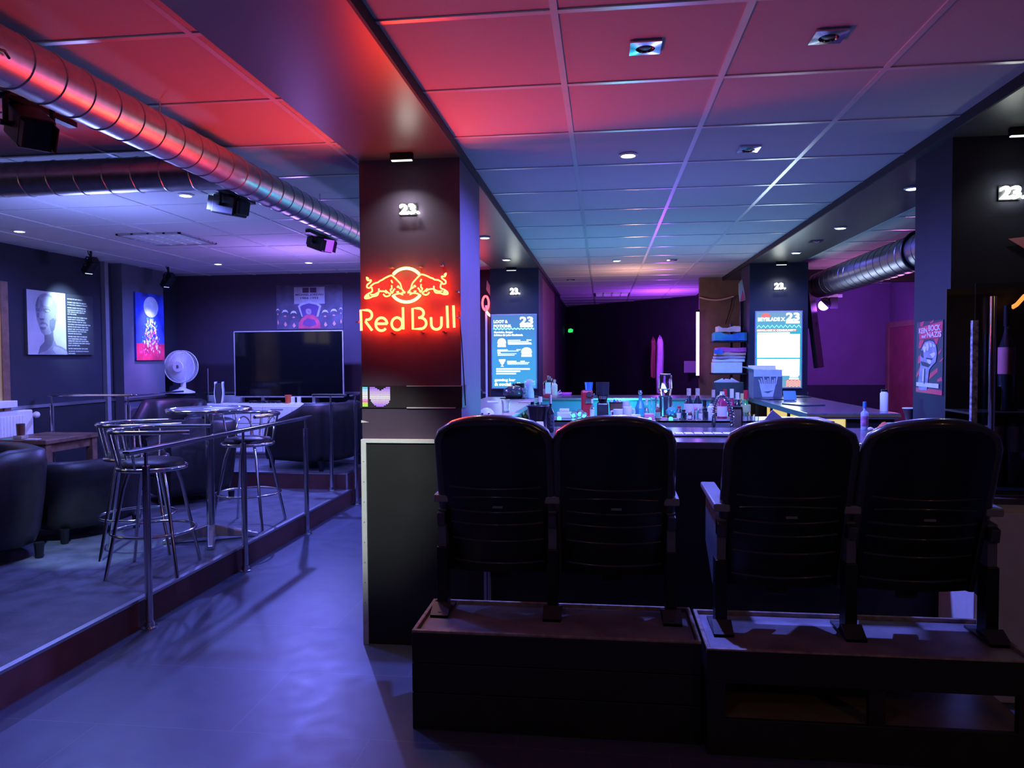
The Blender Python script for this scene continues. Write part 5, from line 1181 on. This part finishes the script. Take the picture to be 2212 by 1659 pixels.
gr = thing('coffee_grinder', 'red coffee grinder with a blue glass hopper', 'grinder', (on_y(1268, 860, YD).x, YD, DK)); hg = on_y(1268, 843, YD).z - DK
MB().box(-0.045, 0.045, -0.06, 0.07, 0, hg).obj('body', M_red, gr, bevel=0.015)
MB().cyl((0.015, -0.02, hg), (0.015, -0.02, hg + 0.065), 0.028, 0.034).obj('hopper', mat('blue_glass', (0.1, 0.35, 0.9), 0.1, trans=0.4), gr, 40)
MB().cyl((0.02, -0.075, hg - 0.03), (0.02, -0.06, hg - 0.03), 0.022).cyl((0.05, -0.07, hg - 0.04), (0.06, -0.06, hg - 0.04), 0.014).box(-0.01, 0.05, -0.07, -0.06, hg - 0.10, hg - 0.06).obj('fitting', M_chrome, gr)
bottle('small white-capped bottle with a cream label in front of the red grinder', 1279, 862, YS_ - 0.08, BZ, 0.016, M_glass, M_whitep, M_label, 0.4)
g2 = thing('coffee_grinder', 'black coffee grinder right of the red one', 'grinder', (on_y(1302, 860, YD).x, YD, DK)); hg = on_y(1302, 853, YD).z - DK
MB().box(-0.045, 0.045, -0.06, 0.08, 0, hg*0.75).obj('body', M_plastg, g2, bevel=0.01)
MB().cyl((0, 0, hg*0.75), (0, 0, hg), 0.03, 0.045).cyl((0, 0, hg), (0, 0, hg + 0.10), 0.05, 0.052, 24).obj('hopper', mat('smoke_plastic', (0.03, 0.03, 0.035), 0.15), g2, 40)
MB().cyl((0, -0.05, hg - 0.03), (0, -0.05, hg - 0.005), 0.03).obj('spout', M_chrome, g2, 40)
mug('white mug nearest the black grinder, handle to the left', 1335, 884, YS_ - 0.10, BZ, 0.033, -1)
mug('taller white mug right of the first, handle to the right', 1356, 879, YS_ + 0.02, BZ, 0.032, 1)
mug('white cup high behind the mugs on the back deck', 1352, 867, YD - 0.05, DK, 0.030, 1)
q = on_y(1330, 868, YD)
bs = thing('wicker_basket', 'dark round basket of sachets behind the first mug', 'basket', (q.x, YD - 0.08, DK)); hq = q.z - DK
MB().lathe([(0.04, 0), (0.052, hq), (0.046, hq), (0.036, 0.01), (0, 0.01)], 20).obj('basket', M_wood, bs, 50); MB().ring((0, 0, hq), 0.05, 0.005, 28, 6).obj('rim', M_mblack, bs, 60)
for k in range(4): MB().obox((-0.03 + 0.02*k, -0.02, hq), (0.016, 0.004, 0.05), Matrix.Rotation(0.2*k - 0.3, 3, 'Y')).obj('sachet', [M_paper, M_bluec, M_pink, M_paper][k], bs)
q = on_y(1383, 843, YS_ + 0.06)
dcn = thing('decanter', 'cut crystal decanter glowing teal in the middle of the bar', 'decanter', (q.x, YS_ + 0.06, BZ)); hd = q.z - BZ
MB().lathe([(0.034, 0), (0.04, 0.01), (0.037, hd*0.35), (0.02, hd*0.6), (0.012, hd*0.66), (0.012, hd*0.8), (0.018, hd*0.83), (0, hd*0.83)], 10).obj('body', mat('teal_glass', (0.15, 0.75, 0.8), 0.05, trans=0.7, var=0.1), dcn)
MB().lathe([(0.008, hd*0.83), (0.016, hd*0.9), (0.012, hd), (0, hd)], 10).obj('stopper', M_glass, dcn)
bottle('slim clear bottle right of the decanter', 1397, 860, YD - 0.1, DK, 0.02, M_glass, M_whitep, None, 0.4)
tag(MB().box(on_y(1374, 890, YS_ - 0.1).x - 0.035, on_y(1374, 890, YS_ - 0.1).x + 0.03, YS_ - 0.14, YS_ - 0.07, BZ, BZ + 0.035).obj('napkin_box', M_whitep, bevel=0.003), 'low white napkin box in front of the decanter', 'box')
tag(MB().box(on_y(1402, 890, YS_ - 0.1).x - 0.033, on_y(1402, 890, YS_ - 0.1).x + 0.033, YS_ - 0.15, YS_ - 0.06, BZ, BZ + 0.042).obj('sugar_box', M_pink, bevel=0.004), 'pink box right of the white napkin box', 'box')
glass('tall thin glass behind the brown bottle', 1412, 858, YS_ + 0.08, BZ, 0.022)
bottle('small brown bottle standing before the tall glasses', 1421, 873, YS_ - 0.12, BZ, 0.018, M_glassb, M_whitep, mat('green_label', (0.2, 0.4, 0.25), 0.5), 0.3)
glass('wide tall glass under the blender', 1438, 858, YS_ + 0.10, BZ, 0.028)
bld = thing('blender', 'clear blender jar on a black base behind the tall glasses', 'blender', (on_y(1437, 840, YD + 0.2).x, YD + 0.2, DK)); z1, z2 = on_y(1437, 847, YD + 0.2).z - DK, on_y(1437, 811, YD + 0.2).z - DK
MB().box(-0.05, 0.05, -0.06, 0.06, 0, z1*0.9).obj('base', M_plastg, bld, bevel=0.012)
MB().lathe([(0.046, z1*0.9), (0.05, z1), (0.052, z1 + 0.01), (0.058, z1 + 0.03), (0.050, z2), (0.046, z2), (0.05, z1 + 0.03), (0, z1 + 0.02)], 20).obj('jar', M_glass, bld, 50)
MB().cyl((0, 0, z2), (0, 0, z2 + 0.012), 0.045).obj('lid', M_plastg, bld, 40)
tpz = thing('teapot', 'teal glass teapot glowing on the raised shelf', 'teapot', (on_y(1452, 890, YS_ + 0.02).x, YS_ + 0.02, BZ + 0.012))
MB().lathe([(0.03, 0), (0.045, 0.02), (0.045, 0.045), (0.025, 0.065), (0, 0.07)], 20).obj('body', mat('teal_glass', (0.15, 0.75, 0.8), 0.05, trans=0.7, var=0.1), tpz, 60)
MB().tube([(0.04, 0, 0.02), (0.06, 0, 0.04), (0.07, 0, 0.055)], 0.006, 6).obj('spout', M_glass, tpz, 60); MB().sph((0, 0, 0.075), 0.008, n=10).obj('knob', M_glass, tpz, 60)
slab('orange_plate', 'orange plate under the teal teapot', 'plate', 1450, 901, BZ, 0.09, 0.10, 0.010, M_orange, 0)
slab('cutting_board', 'salmon cutting board left of the orange plate', 'board', 1426, 905, BZ, 0.10, 0.06, 0.008, M_pink, 0)
for k, (u, v, m_, c_, lab) in enumerate([(1467, 877, M_glass, M_red, 'small jar with a red cap, first of the short row below the labelled wine bottles'), (1477, 885, M_glassd, M_mblack, 'short dark jar between the red-capped jar and the first wine bottle'), (1490, 888, M_glassb, M_cork, 'short brown jar below the first wine bottle'),
        (1503, 880, M_glass, M_pink, 'pink-capped jar below the second wine bottle'), (1514, 878, M_glass, M_cork, 'cork-capped jar right of the pink-capped jar'), (1524, 882, M_glassd, M_mblack, 'short dark jar at the right end of the short row')]):
    bottle(lab, u, v, YS_ - 0.10, BZ, 0.016 + 0.003*(k % 2), m_, c_, M_label if k % 2 == 0 else None, 0.3, 'jar', None, 'can', 0.010)
bottle('dark wine bottle with an oval pale label, the left of two', 1488, 839, YD, DK, 0.037, M_glassd, M_cork, M_label, 0.34, labh=(0.30, 0.60))
bottle('dark wine bottle with an oval pale label, the right of two', 1507, 839, YD, DK, 0.036, M_glassd, M_cork, M_label, 0.34, labh=(0.30, 0.60))
bottle('short dark bottle right of the two wine bottles', 1522, 864, YD - 0.1, DK, 0.03, M_glassd, M_mblack, None, 0.4)
bottle('tall corked bottle with an orange label left of the spring tap', 1541, 842, YD - 0.05, DK, 0.03, M_glassd, M_cork, mat('orange_label', (0.75, 0.4, 0.15), 0.5), 0.36, labh=(0.4, 0.62))
bottle('bottle of red spirit with a large pale label seen through the tap arch', 1560, 846, YS_ + 0.02, BZ, 0.034, mat('red_glass', (0.35, 0.03, 0.08), 0.1), M_whitep, M_label, 0.35, kind='can', labh=(0.08, 0.45))
bottle('bottle with a bright red cap behind the tap', 1566, 841, YD + 0.05, DK, 0.032, M_glassd, M_red, None, 0.36)
bottle('red liqueur bottle with a white stopper right of the tap arch', 1581, 840, YD - 0.05, DK, 0.033, mat('red_glass', (0.35, 0.03, 0.08), 0.1), M_whitep, None, 0.42)
bottle('dark bottle with a small white cap between the red liqueur and the green bottle', 1593, 848, YD, DK, 0.034, M_glassd, M_whitep, M_label, 0.36, labh=(0.3, 0.5))
bottle('green bottle with a red cap at the right end of the prep station', 1611, 843, YD - 0.12, DK, 0.036, M_glassg, M_red, mat('lime_label', (0.45, 0.55, 0.2), 0.5), 0.4, labh=(0.42, 0.62))
bottle('clear bottle with a yellow top beside the green bottle', 1603, 850, YD + 0.1, DK, 0.03, M_glass, mat('yellow_cap', (0.7, 0.7, 0.2), 0.5), None, 0.4)
bottle('white plastic bottle left of the red spirit', 1536, 872, YS_ + 0.05, BZ, 0.026, M_whitep, M_whitep, None, 0.25, kind='can')
a_, b_ = on_y(1584, 918, 4.95), on_y(1602, 883, 4.95)
dsp = thing('napkin_dispenser', 'steel napkin dispenser with black edges right of the tap', 'dispenser', ((a_.x + b_.x)/2, 4.98, 1.01))
MB().box(-0.028, 0.028, -0.03, 0.05, 0, b_.z - 1.01).obj('body', M_steel, dsp, bevel=0.004); MB().box(-0.031, 0.031, -0.033, 0.053, b_.z - 1.01, b_.z - 0.998).box(-0.033, -0.028, -0.033, 0.053, 0, b_.z - 1.01).box(0.028, 0.033, -0.033, 0.053, 0, b_.z - 1.01).obj('edge', M_mblack, dsp)
for k, u in enumerate((1612, 1622, 1630)):
    glass(['first clear glass right of the napkin dispenser', 'second clear glass right of the napkin dispenser', 'third clear glass right of the napkin dispenser, beside the tablet'][k], u, 890 + 5*k, 4.95, 1.005, 0.026, group='clear glasses by the napkin dispenser')
# speed rail jars and coasters on the bar front
for k, u in enumerate((1452, 1468, 1484, 1500, 1516, 1530)):
    bottle(['first', 'second', 'third', 'fourth', 'fifth', 'sixth'][k] + ' short jar from the left in the row under the steel shelf', u, 926, 4.92, 1.01, 0.019, [M_glassd, M_glassb][k % 2], M_mblack, None, 0.2, 'mixer_jar', 'short jars under the steel shelf', 'can', 0.015)
for k in range(7):
    u = 1446 + 21*k
    slab('coaster', ['first', 'second', 'third', 'fourth', 'fifth', 'sixth', 'seventh'][k] + ' white coaster from the left on the bar front', 'coaster', u, 937.5, BZ, 0.045, 0.09, 0.006, M_paper, 0.05*(k % 3 - 1), 'white coasters on the bar front')
slab('bar_mat', 'long black rubber bar mat in front of the coasters', 'mat', 1510, 943, BZ, 0.44, 0.06, 0.008, M_mblack, 0)
# right arm
a_, b_ = on_y(1628, 858, 8.0), on_y(1690, 795, 8.0)
fb = thing('fries_box', 'open cardboard box printed with a paper cup of fries in front of the bright screen', 'box', ((a_.x + b_.x)/2, 8.0, BZ)); w2 = (b_.x - a_.x)/2; hf = b_.z - BZ
blk = mat('carton_print', (0.16, 0.16, 0.22), 0.7)
MB().box(-w2, w2, 0, 0.28, 0, hf*0.95).obj('carton', blk, fb)
MB().rect(-w2, w2, hf*0.72, hf*0.95, -0.0005, 0.001).obj('header_print', mat('carton_white', (0.7, 0.7, 0.78), 0.7), fb)
MB().prism([(-w2, 0, hf*0.95), (-w2, 0.28, hf*0.95), (-w2 - 0.07, 0.28, hf*1.03), (-w2 - 0.07, 0, hf*1.03)], (0, 0, 0.004)).prism([(-w2, 0.28, hf*0.95), (w2, 0.28, hf*0.95), (w2, 0.31, hf*1.08), (-w2, 0.31, hf*1.08)], (0, 0.004, 0)).obj('flap', mat('carton_white', (0.7, 0.7, 0.78), 0.7), fb)
lil = mat('fries_print', (0.72, 0.68, 0.75), 0.7)
MB().flat([(-0.4*w2, hf*0.05), (0.35*w2, hf*0.05), (0.55*w2, hf*0.48), (-0.6*w2, hf*0.48)], -0.0015).obj('cup_print', lil, fb)
mb = MB()
for k in range(9): x_ = -0.55*w2 + k*0.13*w2; mb.flat([(x_, hf*0.46), (x_ + 0.09*w2, hf*0.46), (x_ + 0.07*w2 + (k - 4)*0.03*w2, hf*(0.62 + 0.05*(k % 3))), (x_ - 0.02*w2 + (k - 4)*0.03*w2, hf*(0.62 + 0.05*(k % 3)))], -0.0022)
mb.obj('fries_print', lil, fb)
MB().flat([(-0.35*w2, hf*0.22), (0.0, hf*0.17), (0.4*w2, hf*0.27), (0.0, hf*0.24)], -0.003).obj('smile_print', blk, fb)
q = on_y(1706, 853, 7.6)
lt = thing('tablet_stand', 'small tilted tablet glowing blue right of the fries box', 'tablet', (q.x, 7.6, BZ))
MB().obox((0, 0, 0.05), (0.12, 0.008, 0.10), Matrix.Rotation(-0.5, 3, 'X')).obj('tablet', mat('tablet_blue', (0.1, 0.35, 0.6), 0.3), lt); MB().box(-0.05, 0.05, 0.01, 0.08, 0, 0.008).obj('stand', M_mblack, lt)
slab('paper_stack', 'grey stack of papers behind the tilted tablet', 'papers', 1728, 851, BZ, 0.14, 0.18, 0.03, M_grey, 0)
fold = mat('menu_folder', (0.03, 0.05, 0.08), 0.25)
slab('menu_folder', 'dark menu folder below the fries box on the right bar arm', 'menu card', 1665, 862, BZ, 0.22, 0.32, 0.012, fold, 0.3, 'menu folders on the right bar arm')
slab('menu_folder', 'dark menu folder right of the tilted tablet', 'menu card', 1722, 858, BZ, 0.24, 0.20, 0.012, fold, 0.0, 'menu folders on the right bar arm')
slab('menu_folder', 'dark menu folder nearest the blue gleam on the right bar arm', 'menu card', 1735, 875, BZ, 0.22, 0.32, 0.012, fold, 0.35, 'menu folders on the right bar arm')
q = on_z(1910, 889, BZ)
wb = bottle('white insulated bottle with a dark cap at the near end of the right bar arm', 1910, 841, q.y + 0.03, BZ, 0.029, M_whitep, M_mblack, None, 0.18, 'insulated_bottle', None, 'can', 0.019)
tb = thing('tilted_tablet', 'dark tablet leaning on a stand before the yellow-lit shelves', 'tablet', tuple(Vector((on_y(1655, 900, 5.04).x + 0.02, 5.04, 1.01))))
MB().obox((0, 0, 0.085), (0.10, 0.012, 0.20), Matrix.Rotation(0.7, 3, 'Y') @ Matrix.Rotation(-0.25, 3, 'X')).obj('tablet', mat('tablet_violet', (0.12, 0.10, 0.16), 0.35), tb); MB().box(-0.04, 0.06, -0.03, 0.06, 0, 0.01).cyl((0.06, 0.03, 0.0), (0.09, 0.03, 0.14), 0.012).obj('stand', M_mblack, tb)
# front counter right end
bottle('small spray bottle with a blue cap between the two right cinema seats', 1868, 868, 4.58, BZ, 0.021, mat('pale_blue_plastic', (0.45, 0.55, 0.75), 0.4), mat('blue_cap', (0.1, 0.3, 0.8), 0.4), mat('blue_red_label', (0.5, 0.2, 0.4), 0.5, var=0.6, scale=40), 0.4, 'spray_bottle', None, 'can', 0.008)
bwl = tag(MB().lathe([(0.035, 0), (0.055, 0.045), (0.05, 0.045), (0.03, 0.006), (0, 0.006)], 24, (on_y(1936, 895, 4.5).x, 4.5, BZ)).obj('white_bowl', M_whitep, None, 50), 'white bowl left of the dark cup on the bar front', 'bowl')
q = on_y(1966, 882, 4.45); cu_ = thing('dark_cup', 'dark stemmed cup with a pale rim beside the fist poster', 'cup', (q.x, 4.45, BZ)); hc = q.z - BZ
MB().lathe([(0.03, 0), (0.016, 0.02), (0.014, 0.03), (0.03, hc*0.8), (0.04, hc), (0.034, hc), (0.02, hc*0.6), (0, hc*0.5)], 24).obj('bowl', M_plastg, cu_, 50); MB().ring((0, 0, hc), 0.038, 0.003, 28, 6).obj('rim', M_whitep, cu_, 60)
mb = MB(); rnd = random.Random(4); qx = on_y(1920, 915, 4.3).x
mb.grid(lambda u, v: (qx - 0.055 + 0.11*u, 4.30 + 0.12*v, BZ + 0.006 + 0.05*math.sin(u*PI)*math.sin(v*PI)*(0.7 + 0.5*math.sin(9*u + 7*v)**2)), 16, 14)
mb.box(qx - 0.05, qx + 0.05, 4.305, 4.415, BZ + 0.001, BZ + 0.006)
tag(mb.obj('orange_cloth', mat('rust_cloth', (0.7, 0.16, 0.06), 0.85, bump=0.3), None, 60), 'crumpled rust-orange cloth beside the rightmost cinema seat', 'cloth')
for u, v, Y_, m_, lab in [(1906, 925, 4.18, M_whitep, 'white curled toy paw in front of the orange cloth'), (1922, 932, 4.10, M_whitep, 'white crumpled napkin nearest the rightmost cinema seat'), (1890, 908, 4.40, M_paper, 'white folded tissue left of the orange cloth')]:
    q = on_y(u, v, Y_); mb = MB()
    for k in range(5): mb.sph((q.x + 0.012*(k - 2), Y_ + 0.01*math.sin(k*2), BZ + 0.014 + 0.006*math.cos(k*1.7)), 0.015, (1, 0.9, 0.8), 10)
    tag(mb.obj('napkin', m_, None, 60), lab, 'napkin')
# things on the cabinet in the display case
for u, v, lab, rr, lb_ in [(2176, 660, 'dark bottle with a red label on the upper shelf of the display case', 0.035, M_pink), (2150, 835, 'dark bottle with pale leaf print behind the chrome handle', 0.04, M_label), (2190, 835, 'dark bottle with pale leaf print at the right of the display case', 0.045, M_label)]:
    z_ = 1.295 if v < 700 else 0.945
    bottle(lab, u, v, 3.70, z_, rr, M_glassd, M_mblack, lb_, 0.36, labh=(0.35, 0.6))
q = on_y(2200, 655, 3.75)
tag(MB().tube([tuple(on_y(u, v, 3.75)) for u, v in ((2186, 664), (2196, 658), (2205, 648), (2212, 640), (2224, 634))], 0.010, 8).obj('amber_neon', em('amber_small', (1.0, 0.35, 0.05), 1.6), None, 60), 'short curved amber neon tube at the right edge', 'neon')
a_, b_ = on_y(2180, 515, CYF - 0.02), on_y(2230, 548, CYF - 0.02)
tag(MB().prism([(a_.x, CYF - 0.008, a_.z), (b_.x, CYF - 0.008, a_.z + 0.01), (b_.x, CYF - 0.008, b_.z), (a_.x + 0.07, CYF - 0.008, b_.z + 0.03)], (0, -0.002, 0)).obj('paper_pennant', M_pink), 'pale triangular paper stuck on the front right column', 'paper')

# ================================================================== back corner
a_, b_ = on_y(1538, 740, 8.95), on_y(1612, 700, 8.95)
rk = thing('wall_rack', 'black upright rack with two shelves beside the bright screen column', 'shelf', ((a_.x + b_.x)/2, 8.98, 0)); w2 = (b_.x - a_.x)/2
zs = [on_y(1575, 737, 8.95).z, on_y(1575, 806, 8.95).z]
MB().box(w2*0.8, w2*0.95, 0.12, 0.16, 0, 2.35).box(w2*0.2, w2*0.35, 0.12, 0.16, 0, 1.95).obj('upright', M_mblack, rk)
for z_ in zs: MB().box(-w2, w2, -0.14, 0.16, z_ - 0.015, z_).obj('shelf', M_mblack, rk)
def cloth(name, label, x0, x1, y0, y1, z0, h, m, seed, group=None, amp=0.012):
    mb = MB()
    A = mb.grid(lambda u, v: (x0 + (x1 - x0)*u, y0 + (y1 - y0)*v, z0 + h + amp*math.sin(7*u + seed) + amp*0.6*math.sin(11*v + 2*u*5 + seed)), 20, 6)
    B = mb.grid(lambda u, v: (x0 + (x1 - x0)*u, y0 + (y1 - y0)*v, z0 + amp*0.3*math.sin(9*u + seed)**2), 20, 6)
    for j in range(5):
        for i in (0, 19): mb.bm.faces.new((A[j][i], A[j + 1][i], B[j + 1][i], B[j][i]))
    for i in range(19):
        for j in (0, 5): mb.bm.faces.new((A[j][i], A[j][i + 1], B[j][i + 1], B[j][i]))
    return tag(mb.obj(name, m, None, 50), label, 'cloth', group)
cx_ = (a_.x + b_.x)/2; y0_, y1_ = 8.85, 9.10
cloth('folded_cloth', 'blue cloth with green on the upper shelf of the rack', cx_ - w2*0.9, cx_ + w2*0.95, y0_, y1_, zs[0] + 0.003, 0.085, mat('blue_green_cloth', (0.03, 0.12, 0.6), 0.85, var=0.3, scale=5, col2=(0.08, 0.4, 0.35)), 1, 'clothes on the rack')
cloth('folded_cloth', 'peach and pink cloth lying on top of the blue cloth', cx_ - w2*0.7, cx_ + w2*0.6, y0_ + 0.02, y1_, zs[0] + 0.105, 0.055, M_peach, 2, 'clothes on the rack')
z_ = zs[1]
wx = thing('white_carton', 'white carton under the folded towels on the lower shelf of the rack', 'box', (cx_ - w2*0.1, 8.96, z_ + 0.002)); hx = on_y(1575, 783, 8.9).z - z_
MB().box(-w2*0.85, w2*0.8, -0.10, 0.12, 0, hx).obj('carton', M_white, wx, bevel=0.004)
for k, (m_, lab) in enumerate([(M_whitep, 'white towel at the bottom of the folded pile'), (mat('lilac_cloth', (0.5, 0.35, 0.5), 0.85), 'lilac towel second from the bottom of the folded pile'), (M_peach, 'peach towel third in the folded pile'), (M_magenta, 'magenta towel on top of the folded pile')]):
    cloth('towel', lab, cx_ - w2*(0.9 - 0.05*k), cx_ + w2*(0.85 + 0.03*k), y0_ + 0.02, y1_ - 0.02, z_ + hx + 0.008 + 0.038*k, 0.030 if k < 3 else 0.05, m_, k + 3, 'towels in the folded pile', 0.004)
cloth('towel', 'blue towel tucked at the left of the magenta one', cx_ - w2*0.95, cx_ - w2*0.45, y0_ - 0.01, y0_ + 0.015, z_ + hx + 0.10, 0.05, M_bluec, 9, 'towels in the folded pile', 0.004)
a_, b_ = on_y(1546, 860, 8.4), on_y(1606, 826, 8.4)
bxx = thing('black_crate', 'black open crate with papers on the back counter below the rack', 'crate', ((a_.x + b_.x)/2, 8.4, BZ)); w3 = (b_.x - a_.x)/2; h3 = b_.z - BZ
MB().box(-w3, w3, -0.01, 0.0, 0, h3).box(-w3, w3, 0.24, 0.25, 0, h3).box(-w3, -w3 + 0.01, 0, 0.24, 0, h3).box(w3 - 0.01, w3, 0, 0.24, 0, h3).box(-w3, w3, 0, 0.24, 0, 0.01).obj('crate', mat('crate_black', (0.05, 0.055, 0.065), 0.5), bxx)
for k in range(4): MB().obox((-w3*0.6 + k*w3*0.35, 0.08 + 0.03*k, h3 - 0.02), (0.10, 0.006, 0.10), Matrix.Rotation(0.3*k - 0.4, 3, 'Y')).obj('paper', M_paper, bxx)
tb_ = thing('violet_tube', 'upright violet fluorescent tube on the far wall', 'lamp', tuple(on_y(1507, 813, 10.5)))
ht = on_y(1507, 672, 10.5).z - tb_.location.z
MB().cyl((0, 0, 0.01), (0, 0, ht - 0.01), 0.022, n=16).obj('tube', E_tube, tb_, 40)
MB().cyl((0, 0, -0.02), (0, 0, 0.012), 0.024).cyl((0, 0, ht - 0.012), (0, 0, ht + 0.02), 0.024).box(-0.012, 0.012, 0.02, 0.10, 0, ht).obj('holder', M_mblack, tb_)
a_, b_ = on_y(1510, 642, 10.55), on_y(1585, 640, 10.55)
tag(MB().tube([a_ + (b_ - a_)*(i/16) + Vector((0, 0, -0.045*math.sin(i/16*PI))) for i in range(17)], 0.011, 8).obj('rope', M_peach, None, 60), 'pale rope hanging in a shallow curve on the brown wall', 'rope')
tag(MB().tube([tuple(on_y(u, v, 10.57)) for u, v in ((1583, 640), (1578, 665), (1572, 685), (1567, 700))], 0.005, 6).obj('wall_cable', M_mblack, None, 60), 'thin dark cable hanging below the right end of the rope', 'cable')
pts = [tuple(on_y(u, v, 8.85)) for u, v in ((1596, 612), (1603, 603), (1607, 625), (1611, 648), (1598, 652), (1596, 630))]
hb2 = thing('hanging_pennant', 'wooden pennant with a red field hanging by the rack', 'pennant', pts[0]); P0 = Vector(pts[0])
MB().prism([Vector(p_) - P0 for p_ in pts], (0, 0.015, 0)).obj('board', M_kraft, hb2); MB().prism([Vector(on_y(u, v, 8.845)) - P0 for u, v in ((1604, 625), (1609, 648), (1599, 651))], (0, -0.002, 0)).obj('red_field', M_red, hb2)
def coat(label, u0, u1, v0, v1, X, m):
    a_ = on_y((u0 + u1)/2, v0, X); b_ = on_y((u0 + u1)/2, v1, X); w_ = (u1 - u0)/1600*X/2; h_ = a_.z - b_.z
    mb = MB()
    def f(u, v):
        sh_ = min(1.0, 0.30 + 0.62*math.sqrt(min(1, v/0.09)))*(0.86 + 0.14*v); fold = 0.16*math.sin(10*PI*u + 1.3*v)*min(1, v*3)
        return (w_*sh_*(1 + 0.5*fold)*math.cos(2*PI*u) + w_*0.08*math.sin(7*v), 0.075*sh_*(1 + 1.6*fold)*math.sin(2*PI*u), -h_*v*(1 + 0.02*math.sin(6*PI*u)) + (0.03*math.cos(4*PI*u) if v < 0.02 else 0))
    mb.grid(f, 40, 22, True); mb.tube([(0, 0.0, -0.01), (0, 0.03, 0.03), (0, 0.10, 0.04)], 0.008, 6)
    o = mb.obj('hanging_coat', m, None, 60); o.location = a_; return tag(o, label, 'coat', 'coats hanging on the far wall')
coat('violet-lit coat hanging on the far wall left of the violet tube', 1417, 1434, 729, 850, 13.6, mat('pale_coat', (0.6, 0.45, 0.7), 0.85))
coat('narrow brown coat hanging on the far wall, the left of the two', 1404, 1418, 732, 815, 13.7, mat('brown_coat', (0.22, 0.07, 0.06), 0.85))
p0 = on_y(1491, 793, 13.55)
tag(MB().box(p0.x - 0.11, p0.x + 0.11, 13.54, 13.55, p0.z - 0.10, p0.z + 0.11).obj('wall_notice', M_grey), 'square grey notice on the far wall beside the violet tube', 'notice')
q = on_y(1233, 714, 15.6)
ex = thing('exit_light', 'small green emergency light on the far black wall', 'lamp', (q.x, 15.6, q.z))
MB().box(-0.07, 0.07, 0, 0.05, -0.05, 0.05).obj('housing', M_mblack, ex); MB().flat([(-0.06, -0.03), (-0.03, -0.045), (0.04, -0.035), (0.05, 0.02), (0.0, 0.045), (-0.05, 0.03)], 0.0, 0.004).obj('lens', E_green, ex)
# red ring neon and dark ornament beside the far left column
q = on_y(1049, 655, 8.86)
rn_ = thing('red_ring_neon', 'small red neon ring seen edge on beside the far left column', 'neon', (q.x, 8.86, q.z))
MB().ring((0, 0, 0), 0.085, 0.013, 32, 8, 'Y', 0.45, 1.0).obj('ring', E_redn, rn_, 60)
MB().tube([(0.01, 0.0, -0.10), (0.04, 0, -0.14), (0.07, 0, -0.16)], 0.014, 8).obj('tail', em('red_white', (1.0, 0.45, 0.45), 4), rn_, 60)
MB().box(-0.01, 0.01, 0.0, 0.06, -0.10, -0.07).obj('bracket', M_mblack, rn_)
lamp('POINT', (q.x - 0.05, 8.72, q.z), (1.0, 0.08, 0.12), 2, 0.06, name='red_ring_lamp')
q = on_y(1056, 622, 8.86); tag(MB().prism([(q.x - 0.02, 8.84, q.z + 0.09), (q.x + 0.03, 8.84, q.z), (q.x + 0.02, 8.84, q.z - 0.10), (q.x - 0.03, 8.84, q.z - 0.02)], (0, 0.03, 0)).obj('wall_ornament', M_kraft), 'small dark ornament above the red neon ring', 'ornament')
bch = thing('bar_chair', 'black bar chair with a round back half hidden by the front column', 'chair', (on_y(1012, 862, 7.7).x - 0.06, 8.05, 0))
zc = on_y(1012, 862, 7.7).z
MB().cyl((0, -0.02, zc), (0, 0.03, zc), 0.155, n=36).obj('backrest', M_leather, bch, 40); MB().ring((0, 0.0, zc), 0.155, 0.012, 40, 8, 'Y').obj('back_frame', M_mblack, bch, 60)
MB().lathe([(0.0, 0.74), (0.19, 0.74), (0.2, 0.78), (0, 0.80)], 28, (0, -0.18, 0)).obj('seat', M_leather, bch, 50); MB().box(-0.02, 0.02, -0.02, 0.02, 0.74, zc - 0.1).obj('back_post', M_mblack, bch)
for sx, sy in ((-1, -1), (1, -1), (-1, 1), (1, 1)): MB().cyl((sx*0.2, -0.18 + sy*0.18, 0), (sx*0.13, -0.18 + sy*0.12, 0.74), 0.014).obj('leg', M_mblack, bch)
# purple room: wall television, socket
q = on_y(1757, 702, 9.5)
wtv = thing('wall_television', 'large black television hung edge on beside the far right column', 'television', (q.x - 0.02, 9.5, q.z))
Rz_ = Matrix.Rotation(math.radians(68), 3, 'Z') @ Matrix.Rotation(math.radians(-7), 3, 'X')
MB().obox((0.03, 0.02, 0.0), (0.6, 0.05, 1.06), Rz_).obj('body', M_plast, wtv, bevel=0.006); MB().box(0.02, 0.06, 0.36, 0.40, 0.0, CEIL - q.z).box(0.02, 0.06, 0.0, 0.40, -0.03, 0.03).obj('wall_bracket', M_mblack, wtv)
q = on_y(1778, 843, 11.86)
sc = thing('wall_socket', 'white wall socket in the purple room', 'socket', (q.x, 11.895, q.z)); MB().box(-0.04, 0.04, -0.012, 0, -0.04, 0.04).obj('plate', M_whitep, sc, bevel=0.003); MB().cyl((0, -0.013, 0), (0, -0.010, 0), 0.022).obj('hole', M_mblack, sc)
